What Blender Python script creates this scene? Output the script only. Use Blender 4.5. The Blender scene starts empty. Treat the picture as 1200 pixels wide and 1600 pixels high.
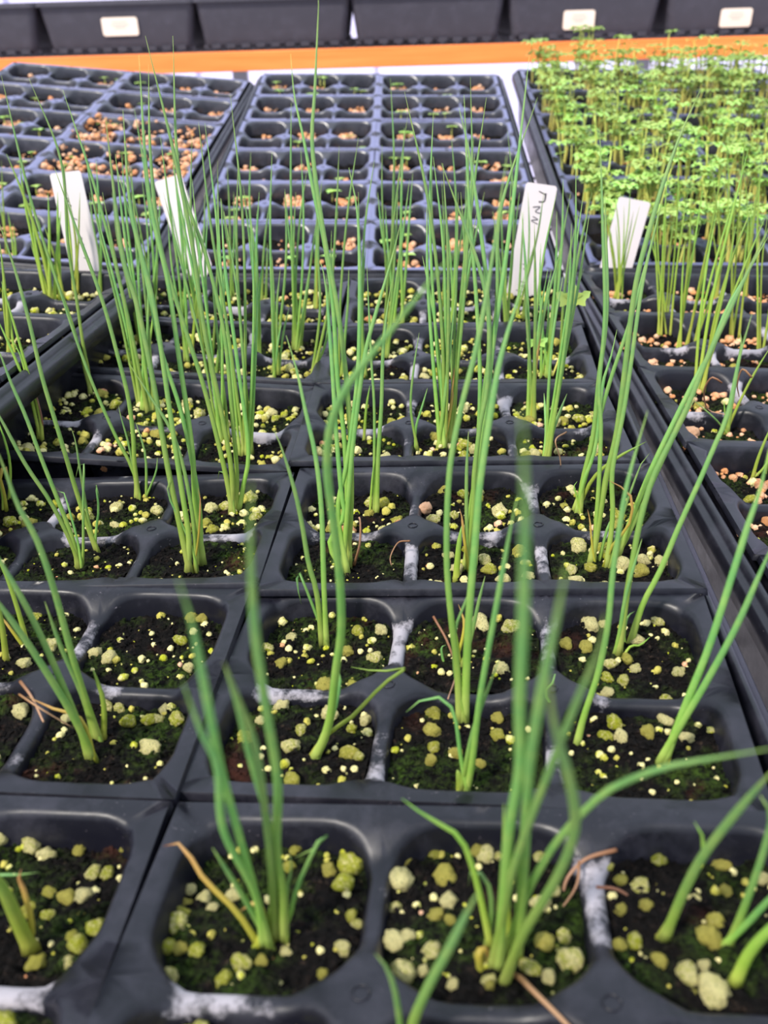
import bpy, bmesh, math, random
from mathutils import Vector, Matrix, noise

# ---------------------------------------------------------------- camera, world, sun, exposure
# all lengths below are written in centimetres and scaled to metres
S = 0.01
FPX, PITCH, ROLL, CAMH = 1481.56, 0.48533, -0.03001, 15.275
sc = bpy.context.scene
col = sc.collection
cp_, sp_ = math.cos(PITCH), math.sin(PITCH)
FWD = Vector((0, cp_, -sp_)); UP0 = Vector((0, sp_, cp_)); RT0 = Vector((1, 0, 0))
RT = RT0 * math.cos(ROLL) + UP0 * math.sin(ROLL)
UP = UP0 * math.cos(ROLL) - RT0 * math.sin(ROLL)
CAM = Vector((0, 0, CAMH))
cd = bpy.data.cameras.new('camera')
cam = bpy.data.objects.new('camera', cd); col.objects.link(cam); sc.camera = cam
cam.matrix_world = Matrix((( RT.x, UP.x, -FWD.x, 0), (RT.y, UP.y, -FWD.y, 0), (RT.z, UP.z, -FWD.z, CAMH * S), (0, 0, 0, 1)))
cd.sensor_fit = 'VERTICAL'; cd.sensor_height = 36.0; cd.sensor_width = 27.0
cd.lens = FPX / 1600 * 36
cd.clip_start = 0.01; cd.clip_end = 100
cd.dof.use_dof = True
cd.dof.focus_distance = 0.33
cd.dof.aperture_fstop = 19.0

w = bpy.data.worlds.new('greenhouse_daylight'); sc.world = w; w.use_nodes = True
nt = w.node_tree; bg = nt.nodes['Background']
tc = nt.nodes.new('ShaderNodeTexCoord'); sx = nt.nodes.new('ShaderNodeSeparateXYZ'); cr = nt.nodes.new('ShaderNodeValToRGB')
nt.links.new(tc.outputs['Generated'], sx.inputs[0]); nt.links.new(sx.outputs['Z'], cr.inputs[0])
cr.color_ramp.elements[0].position = 0.0; cr.color_ramp.elements[0].color = (0.70, 0.76, 1.0, 1)
cr.color_ramp.elements[1].position = 0.6; cr.color_ramp.elements[1].color = (0.76, 0.86, 1.0, 1)
nt.links.new(cr.outputs[0], bg.inputs['Color']); bg.inputs['Strength'].default_value = 1.0
sl = bpy.data.lights.new('sun', 'SUN'); sun = bpy.data.objects.new('sun', sl); col.objects.link(sun)
sl.energy = 3.2; sl.angle = math.radians(7); sl.color = (1.0, 0.93, 0.84)
SUN_FROM = Vector((-0.50, -0.52, 0.72)).normalized()
sun.rotation_euler = SUN_FROM.to_track_quat('Z', 'Y').to_euler()
sun.location = (0, 0, 3)
sc.view_settings.view_transform = 'Standard'; sc.view_settings.look = 'None'
sc.view_settings.gamma = 1; sc.view_settings.use_curve_mapping = False
sc.view_settings.exposure = 0.6
sc.cycles.max_bounces = 6; sc.cycles.transparent_max_bounces = 4
rnd = random.Random(11)

# ---------------------------------------------------------------- geometry of view rays
def ray(px, py):
    return (FWD + RT * ((px - 600) / FPX) - UP * ((py - 800) / FPX)).normalized()
def at(px, py, Y):
    d = ray(px, py); return CAM + d * (Y / d.y)
def on_plane(px, py, o, n):
    d = ray(px, py); return CAM + d * ((o - CAM).dot(n) / d.dot(n))
def project(p):
    d = p - CAM; z = d.dot(FWD)
    return 600 + FPX * d.dot(RT) / z, 800 - FPX * d.dot(UP) / z, z

# ---------------------------------------------------------------- materials
def lin(c):
    return tuple(((x / 255) / 12.92 if x / 255 <= 0.04045 else ((x / 255 + 0.055) / 1.055) ** 2.4) for x in c) + (1,)
def mat(name, color, rough=0.6, spec=0.5):
    m = bpy.data.materials.new(name); m.use_nodes = True
    b = m.node_tree.nodes['Principled BSDF']
    b.inputs['Base Color'].default_value = color; b.inputs['Roughness'].default_value = rough
    b.inputs['Specular IOR Level'].default_value = spec
    return m, m.node_tree, b
def N(t, kind, **kw):
    n = t.nodes.new(kind)
    for k, v in kw.items():
        if k in n.inputs: n.inputs[k].default_value = v
        else: setattr(n, k, v)
    return n
def ramp(t, src, stops):
    r = t.nodes.new('ShaderNodeValToRGB'); e = r.color_ramp.elements
    while len(e) < len(stops): e.new(0.5)
    for i, (p, c) in enumerate(stops): e[i].position = p; e[i].color = c
    t.links.new(src, r.inputs[0]); return r.outputs[0]
def mix(t, fac, a, b, blend='MIX'):
    m = t.nodes.new('ShaderNodeMix'); m.data_type = 'RGBA'; m.blend_type = blend
    for s, v in ((m.inputs[0], fac), (m.inputs[6], a), (m.inputs[7], b)):
        if hasattr(v, 'links'): t.links.new(v, s)
        else: s.default_value = v
    return m.outputs[2]
def math_(t, op, a, b=0.0, clamp=False):
    m = t.nodes.new('ShaderNodeMath'); m.operation = op; m.use_clamp = clamp
    for s, v in ((m.inputs[0], a), (m.inputs[1], b)):
        if hasattr(v, 'links'): t.links.new(v, s)
        else: s.default_value = v
    return m.outputs[0]
def coords(t, jitter=True):
    tcn = t.nodes.new('ShaderNodeTexCoord')
    if not jitter: return tcn.outputs['Object']
    oi = t.nodes.new('ShaderNodeObjectInfo'); v = t.nodes.new('ShaderNodeVectorMath'); v.operation = 'ADD'
    s = t.nodes.new('ShaderNodeVectorMath'); s.operation = 'SCALE'
    cb = t.nodes.new('ShaderNodeCombineXYZ')
    for i in range(3): t.links.new(oi.outputs['Random'], cb.inputs[i])
    t.links.new(cb.outputs[0], s.inputs[0]); s.inputs['Scale'].default_value = 3.7
    t.links.new(tcn.outputs['Object'], v.inputs[0]); t.links.new(s.outputs[0], v.inputs[1])
    return v.outputs[0]
def noise_(t, vec, scale, detail=4, rough=0.6):
    n = N(t, 'ShaderNodeTexNoise'); n.inputs['Scale'].default_value = scale
    n.inputs['Detail'].default_value = detail; n.inputs['Roughness'].default_value = rough
    t.links.new(vec, n.inputs['Vector']); return n.outputs['Fac']
def bump(t, b, h, strength, dist):
    n = t.nodes.new('ShaderNodeBump'); n.inputs['Strength'].default_value = strength; n.inputs['Distance'].default_value = dist
    t.links.new(h, n.inputs['Height']); t.links.new(n.outputs[0], b.inputs['Normal'])
W1 = (1, 1, 1, 1); K1 = (0, 0, 0, 1)

# black vacuum-formed plastic with dust and white lime crust on worn dividers
def plastic_mat(name, base, crust=True, dust=0.5, rough=0.36, spec=0.42, sky_sheen=0.0):
    m, t, b = mat(name, base, rough, spec)
    v = coords(t)
    d1 = noise_(t, v, 60, 8, 0.7); d2 = noise_(t, v, 900, 3, 0.7)
    dustf = ramp(t, d1, [(0.48, K1), (0.80, W1)])
    speck = ramp(t, d2, [(0.66, K1), (0.73, W1)])
    spm = ramp(t, noise_(t, v, 35, 3), [(0.5, K1), (0.65, W1)])
    c = mix(t, math_(t, 'MULTIPLY', dustf, dust * 0.35), base, lin((112, 110, 126)))
    c = mix(t, math_(t, 'MULTIPLY', math_(t, 'MULTIPLY', speck, spm), dust), c, lin((150, 140, 150)))
    if sky_sheen:                                                 # lavender sky reflection painted into the colour of up-facing faces
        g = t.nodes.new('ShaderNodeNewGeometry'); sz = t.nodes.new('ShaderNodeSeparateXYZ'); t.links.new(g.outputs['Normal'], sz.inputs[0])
        lf = math_(t, 'MULTIPLY', ramp(t, sz.outputs['Z'], [(0.80, K1), (0.97, W1)]), sky_sheen)
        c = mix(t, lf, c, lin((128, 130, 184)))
    rr = ramp(t, d1, [(0.3, (rough - 0.05,) * 3 + (1,)), (0.8, (rough + 0.22,) * 3 + (1,))])
    if crust:
        a = t.nodes.new('ShaderNodeAttribute'); a.attribute_name = 'crust'
        cn = noise_(t, v, 130, 8, 0.75); big = noise_(t, v, 28, 3, 0.5)
        f = math_(t, 'ADD', math_(t, 'MULTIPLY', cn, 0.6), math_(t, 'MULTIPLY', big, 0.75))
        f = math_(t, 'ADD', f, math_(t, 'MULTIPLY', a.outputs['Fac'], 0.36))
        f = ramp(t, f, [(1.03, K1), (1.13, W1)]) if False else ramp(t, math_(t, 'MULTIPLY', f, 0.8), [(0.81, K1), (0.88, W1)])
        f = math_(t, 'MULTIPLY', f, ramp(t, a.outputs['Fac'], [(0.05, K1), (0.5, W1)]))
        f = math_(t, 'MULTIPLY', f, 0.72)
        c = mix(t, f, c, lin((182, 176, 184)))
        rr = mix(t, f, rr, (0.9, 0.9, 0.9, 1))
        h = math_(t, 'ADD', math_(t, 'MULTIPLY', f, cn), math_(t, 'MULTIPLY', d1, 0.15))
        bump(t, b, h, 0.6, 0.0006)
    else:
        bump(t, b, d1, 0.25, 0.0004)
    t.links.new(c, b.inputs['Base Color']); t.links.new(rr, b.inputs['Roughness'])
    return m
M_PACK = plastic_mat('black_pack_plastic', (0.006, 0.006, 0.011, 1))
M_PACKF = plastic_mat('dusty_black_pack_plastic', (0.018, 0.018, 0.026, 1), crust=False, dust=0.7, sky_sheen=0.5, rough=0.30, spec=1.0)  # mottled dust, plus a sky sheen painted into the colour of the tops
M_TRAY = plastic_mat('black_tray_plastic', (0.009, 0.009, 0.014, 1), crust=False, rough=0.3)
M_FLAT = plastic_mat('grey_flat_plastic', (0.045, 0.042, 0.055, 1), crust=False, rough=0.5)

# peat soil
def soil_mat(name, moss):
    m, t, b = mat(name, (0.01, 0.008, 0.006, 1), 0.95, 0.15)
    v = coords(t)
    a = noise_(t, v, 500, 6, 0.7); bb = noise_(t, v, 120, 4, 0.6); g = noise_(t, v, 55, 5, 0.6); r_ = noise_(t, v, 40, 4, 0.6)
    c = ramp(t, a, [(0.40, lin((7, 6, 6))), (0.58, lin((20, 16, 15))), (0.74, lin((70, 56, 46)))])
    rf = math_(t, 'MULTIPLY', ramp(t, r_, [(0.60, K1), (0.72, W1)]), 0.4)
    c = mix(t, rf, c, lin((92, 50, 38)))
    if moss:
        gf = math_(t, 'MULTIPLY', ramp(t, g, [(0.47, K1), (0.62, W1)]), ramp(t, a, [(0.42, K1), (0.62, W1)]))
        gf = math_(t, 'MULTIPLY', gf, 0.8)
        c = mix(t, gf, c, lin((58, 82, 22)))
    t.links.new(c, b.inputs['Base Color'])
    bump(t, b, math_(t, 'ADD', a, bb), 1.0, 0.0015)
    return m
M_SOIL = soil_mat('damp_peat_soil', True)
M_SOILD = soil_mat('dry_peat_soil', False)

def grain_mat(name, pale, stain, dark, lo, hi, dk=0.6):
    m, t, b = mat(name, pale, 0.9, 0.2)
    v = coords(t)
    n1 = noise_(t, v, 230, 6, 0.75); n2 = noise_(t, v, 600, 4, 0.7)
    oi = t.nodes.new('ShaderNodeObjectInfo'); g = t.nodes.new('ShaderNodeNewGeometry')
    rv = math_(t, 'FRACT', math_(t, 'ADD', oi.outputs['Random'], g.outputs['Random Per Island']))
    f = math_(t, 'ADD', math_(t, 'MULTIPLY', n1, 1.0), math_(t, 'MULTIPLY', math_(t, 'SUBTRACT', rv, 0.5), 0.42))
    f = ramp(t, f, [(lo, K1), (hi, W1)])
    c = mix(t, f, pale, stain)
    wm = ramp(t, rv, [(0.62, K1), (0.8, W1)])
    c = mix(t, math_(t, 'MULTIPLY', wm, 0.35), c, lin((214, 178, 130)))
    c = mix(t, math_(t, 'MULTIPLY', ramp(t, n2, [(0.53, K1), (0.66, W1)]), dk), c, dark)
    t.links.new(c, b.inputs['Base Color'])
    bump(t, b, math_(t, 'ADD', n1, n2), 1.0, 0.0012)
    return m
M_PERL = grain_mat('mossy_perlite', lin((238, 226, 160)), lin((176, 180, 44)), lin((72, 88, 14)), 0.42, 0.56, 0.75)
M_PEACH = grain_mat('dry_peach_perlite', lin((240, 192, 156)), lin((228, 142, 84)), lin((150, 84, 48)), 0.38, 0.68, 0.4)  # warm sunlight on the far trays painted into the peach tone

def leaf_mat(name, stops, rough=0.42):
    m = bpy.data.materials.new(name); m.use_nodes = True; t = m.node_tree
    b = t.nodes['Principled BSDF']; out = t.nodes['Material Output']
    a = t.nodes.new('ShaderNodeAttribute'); a.attribute_name = 'along'
    c = ramp(t, a.outputs['Fac'], stops)
    v = coords(t); n = noise_(t, v, 200, 4, 0.6)
    c = mix(t, math_(t, 'MULTIPLY', ramp(t, n, [(0.4, K1), (0.7, W1)]), 0.30), c, stops[0][1])
    oi = t.nodes.new('ShaderNodeObjectInfo'); hs = t.nodes.new('ShaderNodeHueSaturation')
    hs.inputs['Saturation'].default_value = 0.98
    t.links.new(math_(t, 'ADD', math_(t, 'MULTIPLY', oi.outputs['Random'], 0.36), 0.82), hs.inputs['Value'])
    t.links.new(math_(t, 'ADD', math_(t, 'MULTIPLY', oi.outputs['Random'], 0.03), 0.485), hs.inputs['Hue'])
    t.links.new(c, hs.inputs['Color']); t.links.new(hs.outputs[0], b.inputs['Base Color'])
    b.inputs['Roughness'].default_value = rough; b.inputs['Specular IOR Level'].default_value = 0.35
    tr = t.nodes.new('ShaderNodeBsdfTranslucent'); t.links.new(hs.outputs[0], tr.inputs['Color'])
    ms = t.nodes.new('ShaderNodeMixShader'); ms.inputs[0].default_value = 0.3
    t.links.new(b.outputs[0], ms.inputs[1]); t.links.new(tr.outputs[0], ms.inputs[2]); t.links.new(ms.outputs[0], out.inputs['Surface'])
    return m
M_LEAF = leaf_mat('onion_leaf_green', [(0.0, lin((190, 204, 104))), (0.12, lin((146, 184, 74))), (0.4, lin((122, 172, 88))), (0.85, lin((118, 168, 98))), (1.0, lin((146, 178, 92)))])
M_LIME = leaf_mat('young_leaf_lime', [(0.0, lin((196, 200, 90))), (0.3, lin((158, 186, 66))), (1.0, lin((130, 176, 78)))])
M_YEL = leaf_mat('withered_leaf_yellow', [(0.0, lin((168, 180, 60))), (0.5, lin((200, 180, 70))), (0.8, lin((214, 170, 100))), (1.0, lin((150, 100, 66)))])
M_BRN = leaf_mat('dead_leaf_brown', [(0.0, lin((150, 104, 70))), (1.0, lin((206, 164, 132)))])
M_MICRO = leaf_mat('seedling_leaf_green', [(0.0, lin((196, 220, 106))), (1.0, lin((172, 214, 124)))])
M_MSTEM = leaf_mat('seedling_stem_pale', [(0.0, lin((236, 226, 124))), (1.0, lin((206, 218, 104)))])
M_TAG, _t, _b = mat('white_plastic_tag', lin((216, 206, 206)), 0.45)
M_INK, _t, _b = mat('faded_marker_ink', lin((70, 68, 74)), 0.7)
M_SMUDGE, _t, _b = mat('faded_grey_print', lin((196, 184, 174)), 0.7)
M_STICK, _t, _b = mat('cream_paper_sticker', lin((246, 226, 206)), 0.6)
M_BEAM, t, b = mat('orange_painted_wood', lin((240, 128, 50)), 0.55)
v = coords(t, False); mp = t.nodes.new('ShaderNodeMapping'); mp.inputs['Scale'].default_value = (1.2, 30, 30); t.links.new(v, mp.inputs[0])
nn = noise_(t, mp.outputs[0], 4, 5, 0.6)
t.links.new(ramp(t, nn, [(0.3, lin((232, 116, 40))), (0.7, lin((250, 142, 66)))]), b.inputs['Base Color'])
M_METAL, t, b = mat('galvanised_steel', lin((150, 150, 158)), 0.45); b.inputs['Metallic'].default_value = 0.6
M_WIRE, t, b = mat('dark_bench_wire', lin((48, 48, 54)), 0.5)
M_WALL, t, b = mat('white_greenhouse_sheeting', lin((222, 216, 246)), 0.6)
v = coords(t, False); t.links.new(ramp(t, noise_(t, v, 3, 4), [(0.3, lin((208, 206, 240))), (0.7, lin((226, 220, 246)))]), b.inputs['Base Color'])
M_GND, t, b = mat('pale_gravel_floor', lin((190, 180, 182)), 0.9)
v = coords(t, False); t.links.new(ramp(t, noise_(t, v, 60, 6), [(0.3, lin((150, 142, 142))), (0.7, lin((214, 206, 210)))]), b.inputs['Base Color'])

# ---------------------------------------------------------------- object helpers
def me_obj(name, verts, faces, material, parent=None, smooth=True, attr=None, mats=None):
    me = bpy.data.meshes.new(name)
    me.from_pydata([(x * S, y * S, z * S) for x, y, z in verts], [], faces)
    for mm in (mats or [material]): me.materials.append(mm)
    if smooth: me.polygons.foreach_set('use_smooth', [True] * len(me.polygons))
    if attr:
        for k, vals in attr.items():
            at_ = me.attributes.new(k, 'FLOAT', 'POINT'); at_.data.foreach_set('value', vals)
    me.update()
    return link(name, me, parent)
def link(name, me, parent=None):
    o = bpy.data.objects.new(name, me); col.objects.link(o)
    if parent: o.parent = parent
    return o
def tag(o, label, cat, group=None, kind=None):
    if label: o['label'] = label
    if cat: o['category'] = cat
    if group: o['group'] = group
    if kind: o['kind'] = kind
    return o
def empty(name, loc=(0, 0, 0)):
    o = bpy.data.objects.new(name, None); col.objects.link(o); o.empty_display_size = 0.01
    o.location = Vector(loc) * S; return o
def rotm(yaw, pt, rl):
    return Matrix.Rotation(yaw, 3, 'Z') @ Matrix.Rotation(pt, 3, 'X') @ Matrix.Rotation(rl, 3, 'Y')
def set_pose(o, M, c):
    m4 = M.to_4x4(); m4.translation = Vector(c) * S; o.matrix_world = m4
def box(V, F, cx, cy, cz, hx, hy, hz, M=None):
    b0 = len(V)
    for dx in (-1, 1):
        for dy in (-1, 1):
            for dz in (-1, 1):
                p = Vector((dx * hx, dy * hy, dz * hz))
                if M: p = M @ p
                V.append((cx + p.x, cy + p.y, cz + p.z))
    for f in ((0, 1, 3, 2), (4, 6, 7, 5), (0, 4, 5, 1), (2, 3, 7, 6), (0, 2, 6, 4), (1, 5, 7, 3)):
        F.append(tuple(b0 + i for i in f))
def catmull(P, n):
    if len(P) == 2: return [P[0].lerp(P[1], i / n) for i in range(n + 1)]
    Q = [P[0] * 2 - P[1]] + P + [P[-1] * 2 - P[-2]]
    d = [0]
    for i in range(len(P) - 1): d.append(d[-1] + (P[i + 1] - P[i]).length)
    out = []
    for k in range(n + 1):
        s = d[-1] * k / n; i = 0
        while i < len(P) - 2 and s > d[i + 1]: i += 1
        t = (s - d[i]) / max(d[i + 1] - d[i], 1e-6); a, b_, c, e = Q[i], Q[i + 1], Q[i + 2], Q[i + 3]
        out.append(0.5 * ((2 * b_) + (c - a) * t + (2 * a - 5 * b_ + 4 * c - e) * t * t + (3 * b_ - a - 3 * c + e) * t ** 3))
    return out
def tube(V, F, path, rad, sides=8, flat=0.8, A=None, avals=None):
    """sweep an oval section along the path; rad(t) gives the radius"""
    b0 = len(V); n = len(path); T = (path[1] - path[0]).normalized()
    ref = Vector((1, 0, 0)) if abs(T.x) < 0.8 else Vector((0, 1, 0))
    u = (ref - T * ref.dot(T)).normalized()
    for i, p in enumerate(path):
        T = (path[min(i + 1, n - 1)] - path[max(i - 1, 0)]).normalized()
        u = (u - T * u.dot(T)).normalized(); w_ = T.cross(u); r = rad(i / (n - 1))
        for k in range(sides):
            a = 2 * math.pi * k / sides
            q = p + u * math.cos(a) * r + w_ * math.sin(a) * r * flat
            V.append((q.x, q.y, q.z))
            if A is not None: A.append(i / (n - 1) if avals is None else avals)
    for i in range(n - 1):
        for k in range(sides):
            a = b0 + i * sides + k; b_ = b0 + i * sides + (k + 1) % sides
            F.append((a, b_, b_ + sides, a + sides))
    F.append(tuple(b0 + k for k in reversed(range(sides)))); F.append(tuple(b0 + (n - 1) * sides + k for k in range(sides)))

# ---------------------------------------------------------------- setting
V, F = [], []; box(V, F, 0, 300, -81, 700, 900, 1)
o = me_obj('floor', V, F, M_GND, smooth=False); tag(o, 'pale ground far below the benches', 'floor', kind='structure')
V, F = [], []
box(V, F, 0, 620, 60, 700, 2, 140)
for i in range(-6, 7): box(V, F, i * 105, 617, 60, 2, 2, 140)
o = me_obj('wall_back', V, F, M_WALL, smooth=False); tag(o, 'bright white greenhouse sheeting behind the benches', 'wall', kind='structure')

# ---------------------------------------------------------------- six-cell pack
PW, PL, CP, RP = 13.3, 8.8, 4.25, 4.12
CX = [-CP, 0, CP]; CY = [-RP / 2, RP / 2]
HX, HY = CP / 2 - 0.15, RP / 2 - 0.15          # half opening
BX, BY = PW / 2, PL / 2
def sstep(a, b, x):
    t = min(max((x - a) / (b - a), 0), 1); return t * t * (3 - 2 * t)
def ztop(x, y):
    d = min(BX - abs(x), BY - abs(y)); s = sstep(0.45, 1.3, d)
    r = min(math.hypot(x - sx_, y) for sx_ in (-CP / 2, CP / 2))
    return -0.20 * s - 0.32 * s * sstep(0.7, 1.5, r)
def crust_v(x, y):
    d = min(BX - abs(x), BY - abs(y)); s = sstep(0.5, 1.2, d)
    r = min(math.hypot(x - sx_, y) for sx_ in (-CP / 2, CP / 2))
    return s * sstep(0.5, 1.3, r)
NS = 14
def side_pts(cx, cy, ex0, ex1, ey0, ey1):
    out = []
    for k in range(NS): out.append((-1 + 2 * k / NS, -1))
    for k in range(NS): out.append((1, -1 + 2 * k / NS))
    for k in range(NS): out.append((1 - 2 * k / NS, 1))
    for k in range(NS): out.append((-1, 1 - 2 * k / NS))
    return out
def rrect(px, py, hx, hy, r):
    x, y = px * hx, py * hy
    c = (max(-hx + r, min(hx - r, x)), max(-hy + r, min(hy - r, y)))
    dx, dy = x - c[0], y - c[1]; l = math.hypot(dx, dy)
    return (c[0] + dx / l * r, c[1] + dy / l * r) if l > 1e-6 else (x, y)
def make_pack_mesh(seed):
    R_ = random.Random(seed)
    V, F, A = [], [], []
    for i, cx in enumerate(CX):
        for j, cy in enumerate(CY):
            x0 = -CP / 2 if i else -(BX - CP); x1 = CP / 2 if i < 2 else BX - CP
            y0 = -(BY - RP / 2) if j == 0 else -RP / 2; y1 = RP / 2 if j == 0 else BY - RP / 2
            pts = side_pts(cx, cy, x0, x1, y0, y1); n = len(pts); b0 = len(V)
            for (a, b_) in pts:
                x = cx + (x0 if a < 0 else x1) * abs(a); y = cy + (y0 if b_ < 0 else y1) * abs(b_)
                V.append((x, y, ztop(x, y))); A.append(crust_v(x, y))
            # rings: (inset, drop, corner radius)
            for (ins, dz, cr_, ca) in ((-0.10, 0, 1.15, 1), (-0.03, -0.02, 1.12, 1), (0.03, -0.08, 1.1, 1.0), (0.07, -0.2, 1.05, 0.8), (0.16, -0.8, 1.0, 0.35), (0.28, -1.8, 0.95, 0.0), (0.75, -5.0, 0.8, 0)):
                for (a, b_) in pts:
                    qx, qy = rrect(a, b_, HX - ins, HY - ins, cr_)
                    x, y = cx + qx, cy + qy; zt = ztop(x, y) if dz > -1 else -0.3
                    w_ = 0.015 * noise.noise(Vector((x * 2, y * 2, seed)))
                    V.append((x, y, zt + dz + w_)); A.append(max(crust_v(x, y), 0.25 if dz > -0.3 else 0.1) * ca)
            for r_ in range(7):
                for k in range(n):
                    a = b0 + r_ * n + k; b_ = b0 + r_ * n + (k + 1) % n
                    F.append((a, b_, b_ + n, a + n))
            V.append((cx, cy, -5.2)); A.append(0)
            for k in range(n): F.append((b0 + 7 * n + k, b0 + 7 * n + (k + 1) % n, len(V) - 1))
    # turned-down outer lip
    seg = 60; b0 = len(V)
    loop = []
    for k in range(seg): loop.append((-BX + PW * k / seg, -BY))
    for k in range(seg): loop.append((BX, -BY + PL * k / seg))
    for k in range(seg): loop.append((BX - PW * k / seg, BY))
    for k in range(seg): loop.append((-BX, BY - PL * k / seg))
    for dz, off in ((0, 0), (-0.05, 0.03), (-0.22, 0.05)):
        for (x, y) in loop:
            V.append((x + (off if x >= BX else -off if x <= -BX else 0), y + (off if y >= BY else -off if y <= -BY else 0), dz)); A.append(0.2)
    n = len(loop)
    for r_ in range(2):
        for k in range(n):
            a = b0 + r_ * n + k; b_ = b0 + r_ * n + (k + 1) % n
            F.append((b_, a, a + n, b_ + n))
    # raised cell stamps on the junction webs
    for jx in (-CP / 2, CP / 2):
        P = [Vector((jx + 0.16 * math.cos(a), 0.16 * math.sin(a), ztop(jx, 0) + 0.01)) for a in [k * math.pi / 5 for k in range(11)]]
        b1 = len(V); tube(V, F, P, lambda t: 0.022, 5, 1); A += [0] * (len(V) - b1)
    me = bpy.data.meshes.new('cell_pack'); me.from_pydata([(x * S, y * S, z * S) for x, y, z in V], [], F)
    bm = bmesh.new(); bm.from_mesh(me)
    la = bm.verts.layers.float.new('crust')
    for vv, a in zip(bm.verts, A): vv[la] = a
    bmesh.ops.remove_doubles(bm, verts=bm.verts, dist=0.00002); bmesh.ops.recalc_face_normals(bm, faces=bm.faces)
    bm.to_mesh(me); bm.free()
    me.materials.append(M_PACK); me.polygons.foreach_set('use_smooth', [True] * len(me.polygons))
    return me
PACK_MESH = [make_pack_mesh(s) for s in (1, 2, 3)]

# soil surfaces
def soil_h(x, y, sd):
    p = Vector((x * 0.9, y * 0.9, sd * 7.3))
    e = max(abs(x) / (HX), abs(y) / (HY))
    h = 0.16 * noise.noise(p) + 0.09 * noise.noise(p * 4.1) + 0.06 * noise.noise(p * 11)
    return h + 0.10 * sstep(0.7, 1.0, e) * noise.noise(p * 1.7)
def make_soil(sd, n, material, crumbs):
    R_ = random.Random(sd * 31); V, F = [], []
    ex, ey = HX - 0.10, HY - 0.10
    for j in range(n + 1):
        for i in range(n + 1):
            a, b_ = -1 + 2 * i / n, -1 + 2 * j / n
            r0 = max(abs(a), abs(b_))
            if r0 < 1e-6: x = y = 0
            else:
                q = rrect(a / r0, b_ / r0, ex, ey, 1.0); x, y = q[0] * r0, q[1] * r0
            V.append((x, y, soil_h(x, y, sd) + (0.05 * noise.noise(Vector((x * 24, y * 24, sd))) if n > 30 else 0)))
    for j in range(n):
        for i in range(n):
            a = j * (n + 1) + i; F.append((a, a + 1, a + n + 2, a + n + 1))
    for k in range(crumbs):                                   # peat crumbs lying on the surface
        x, y = R_.uniform(-ex, ex) * 0.96, R_.uniform(-ey, ey) * 0.96
        if math.hypot(max(abs(x) - ex + 1, 0), max(abs(y) - ey + 1, 0)) > 0.95: continue
        r = R_.choice((0.03, 0.04, 0.05, 0.07, 0.10)) * R_.uniform(0.7, 1.3)
        z = soil_h(x, y, sd) + r * 0.3; b0 = len(V)
        M = Matrix.Rotation(R_.uniform(0, 6), 3, 'Z') @ Matrix.Rotation(R_.uniform(-1, 1), 3, 'X')
        for dx, dy, dz in ((1, 0, 0), (-1, 0, 0), (0, 1, 0), (0, -1, 0), (0, 0, 1), (0, 0, -1)):
            p = M @ Vector((dx * r * R_.uniform(0.8, 1.6), dy * r * R_.uniform(0.6, 1.1), dz * r * R_.uniform(0.4, 0.9)))
            V.append((x + p.x, y + p.y, z + p.z))
        for f in ((0, 2, 4), (2, 1, 4), (1, 3, 4), (3, 0, 4), (2, 0, 5), (1, 2, 5), (3, 1, 5), (0, 3, 5)): F.append(tuple(b0 + i for i in f))
    me = bpy.data.meshes.new('potting_soil'); me.from_pydata([(x * S, y * S, z * S) for x, y, z in V], [], F)
    me.materials.append(material); me.polygons.foreach_set('use_smooth', [i < n * n for i in range(len(me.polygons))]); me.update()
    return me
SOIL_HI = [make_soil(s, 72, M_SOIL, 650) for s in (1, 2, 3, 4)]
SOIL_LO = [make_soil(s, 16, M_SOILD, 120) for s in (5, 6, 7)]

PACKS = []
ORD = ['first', 'second', 'third', 'fourth', 'fifth', 'sixth']
CELLN = {(0, 0): 'front-left', (1, 0): 'front-middle', (2, 0): 'front-right', (0, 1): 'back-left', (1, 1): 'back-middle', (2, 1): 'back-right'}
def add_pack(M, c, depth, hi, nick, label, group):
    o = link('cell_pack', rnd.choice(PACK_MESH)); set_pose(o, M, c); tag(o, label, 'seedling pack', group)
    cells = []
    for i, cx in enumerate(CX):
        for j, cy in enumerate(CY):
            sd = rnd.choice((1, 2, 3, 4)) if hi else rnd.choice((5, 6, 7))
            dz = -depth + rnd.uniform(-0.08, 0.08)
            s = link('potting_soil', (SOIL_HI[sd - 1] if hi else SOIL_LO[sd - 5]), o)
            s.location = (cx * S, cy * S, dz * S)
            cells.append(dict(i=i, j=j, c=Vector((cx, cy, dz)), sd=sd, seed=[], full=True))
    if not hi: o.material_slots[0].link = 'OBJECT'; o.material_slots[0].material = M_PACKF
    P = dict(M=M, c=Vector(c), cells=cells, nick=nick, hi=hi, depth=depth, o=o); PACKS.append(P); return P

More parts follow.
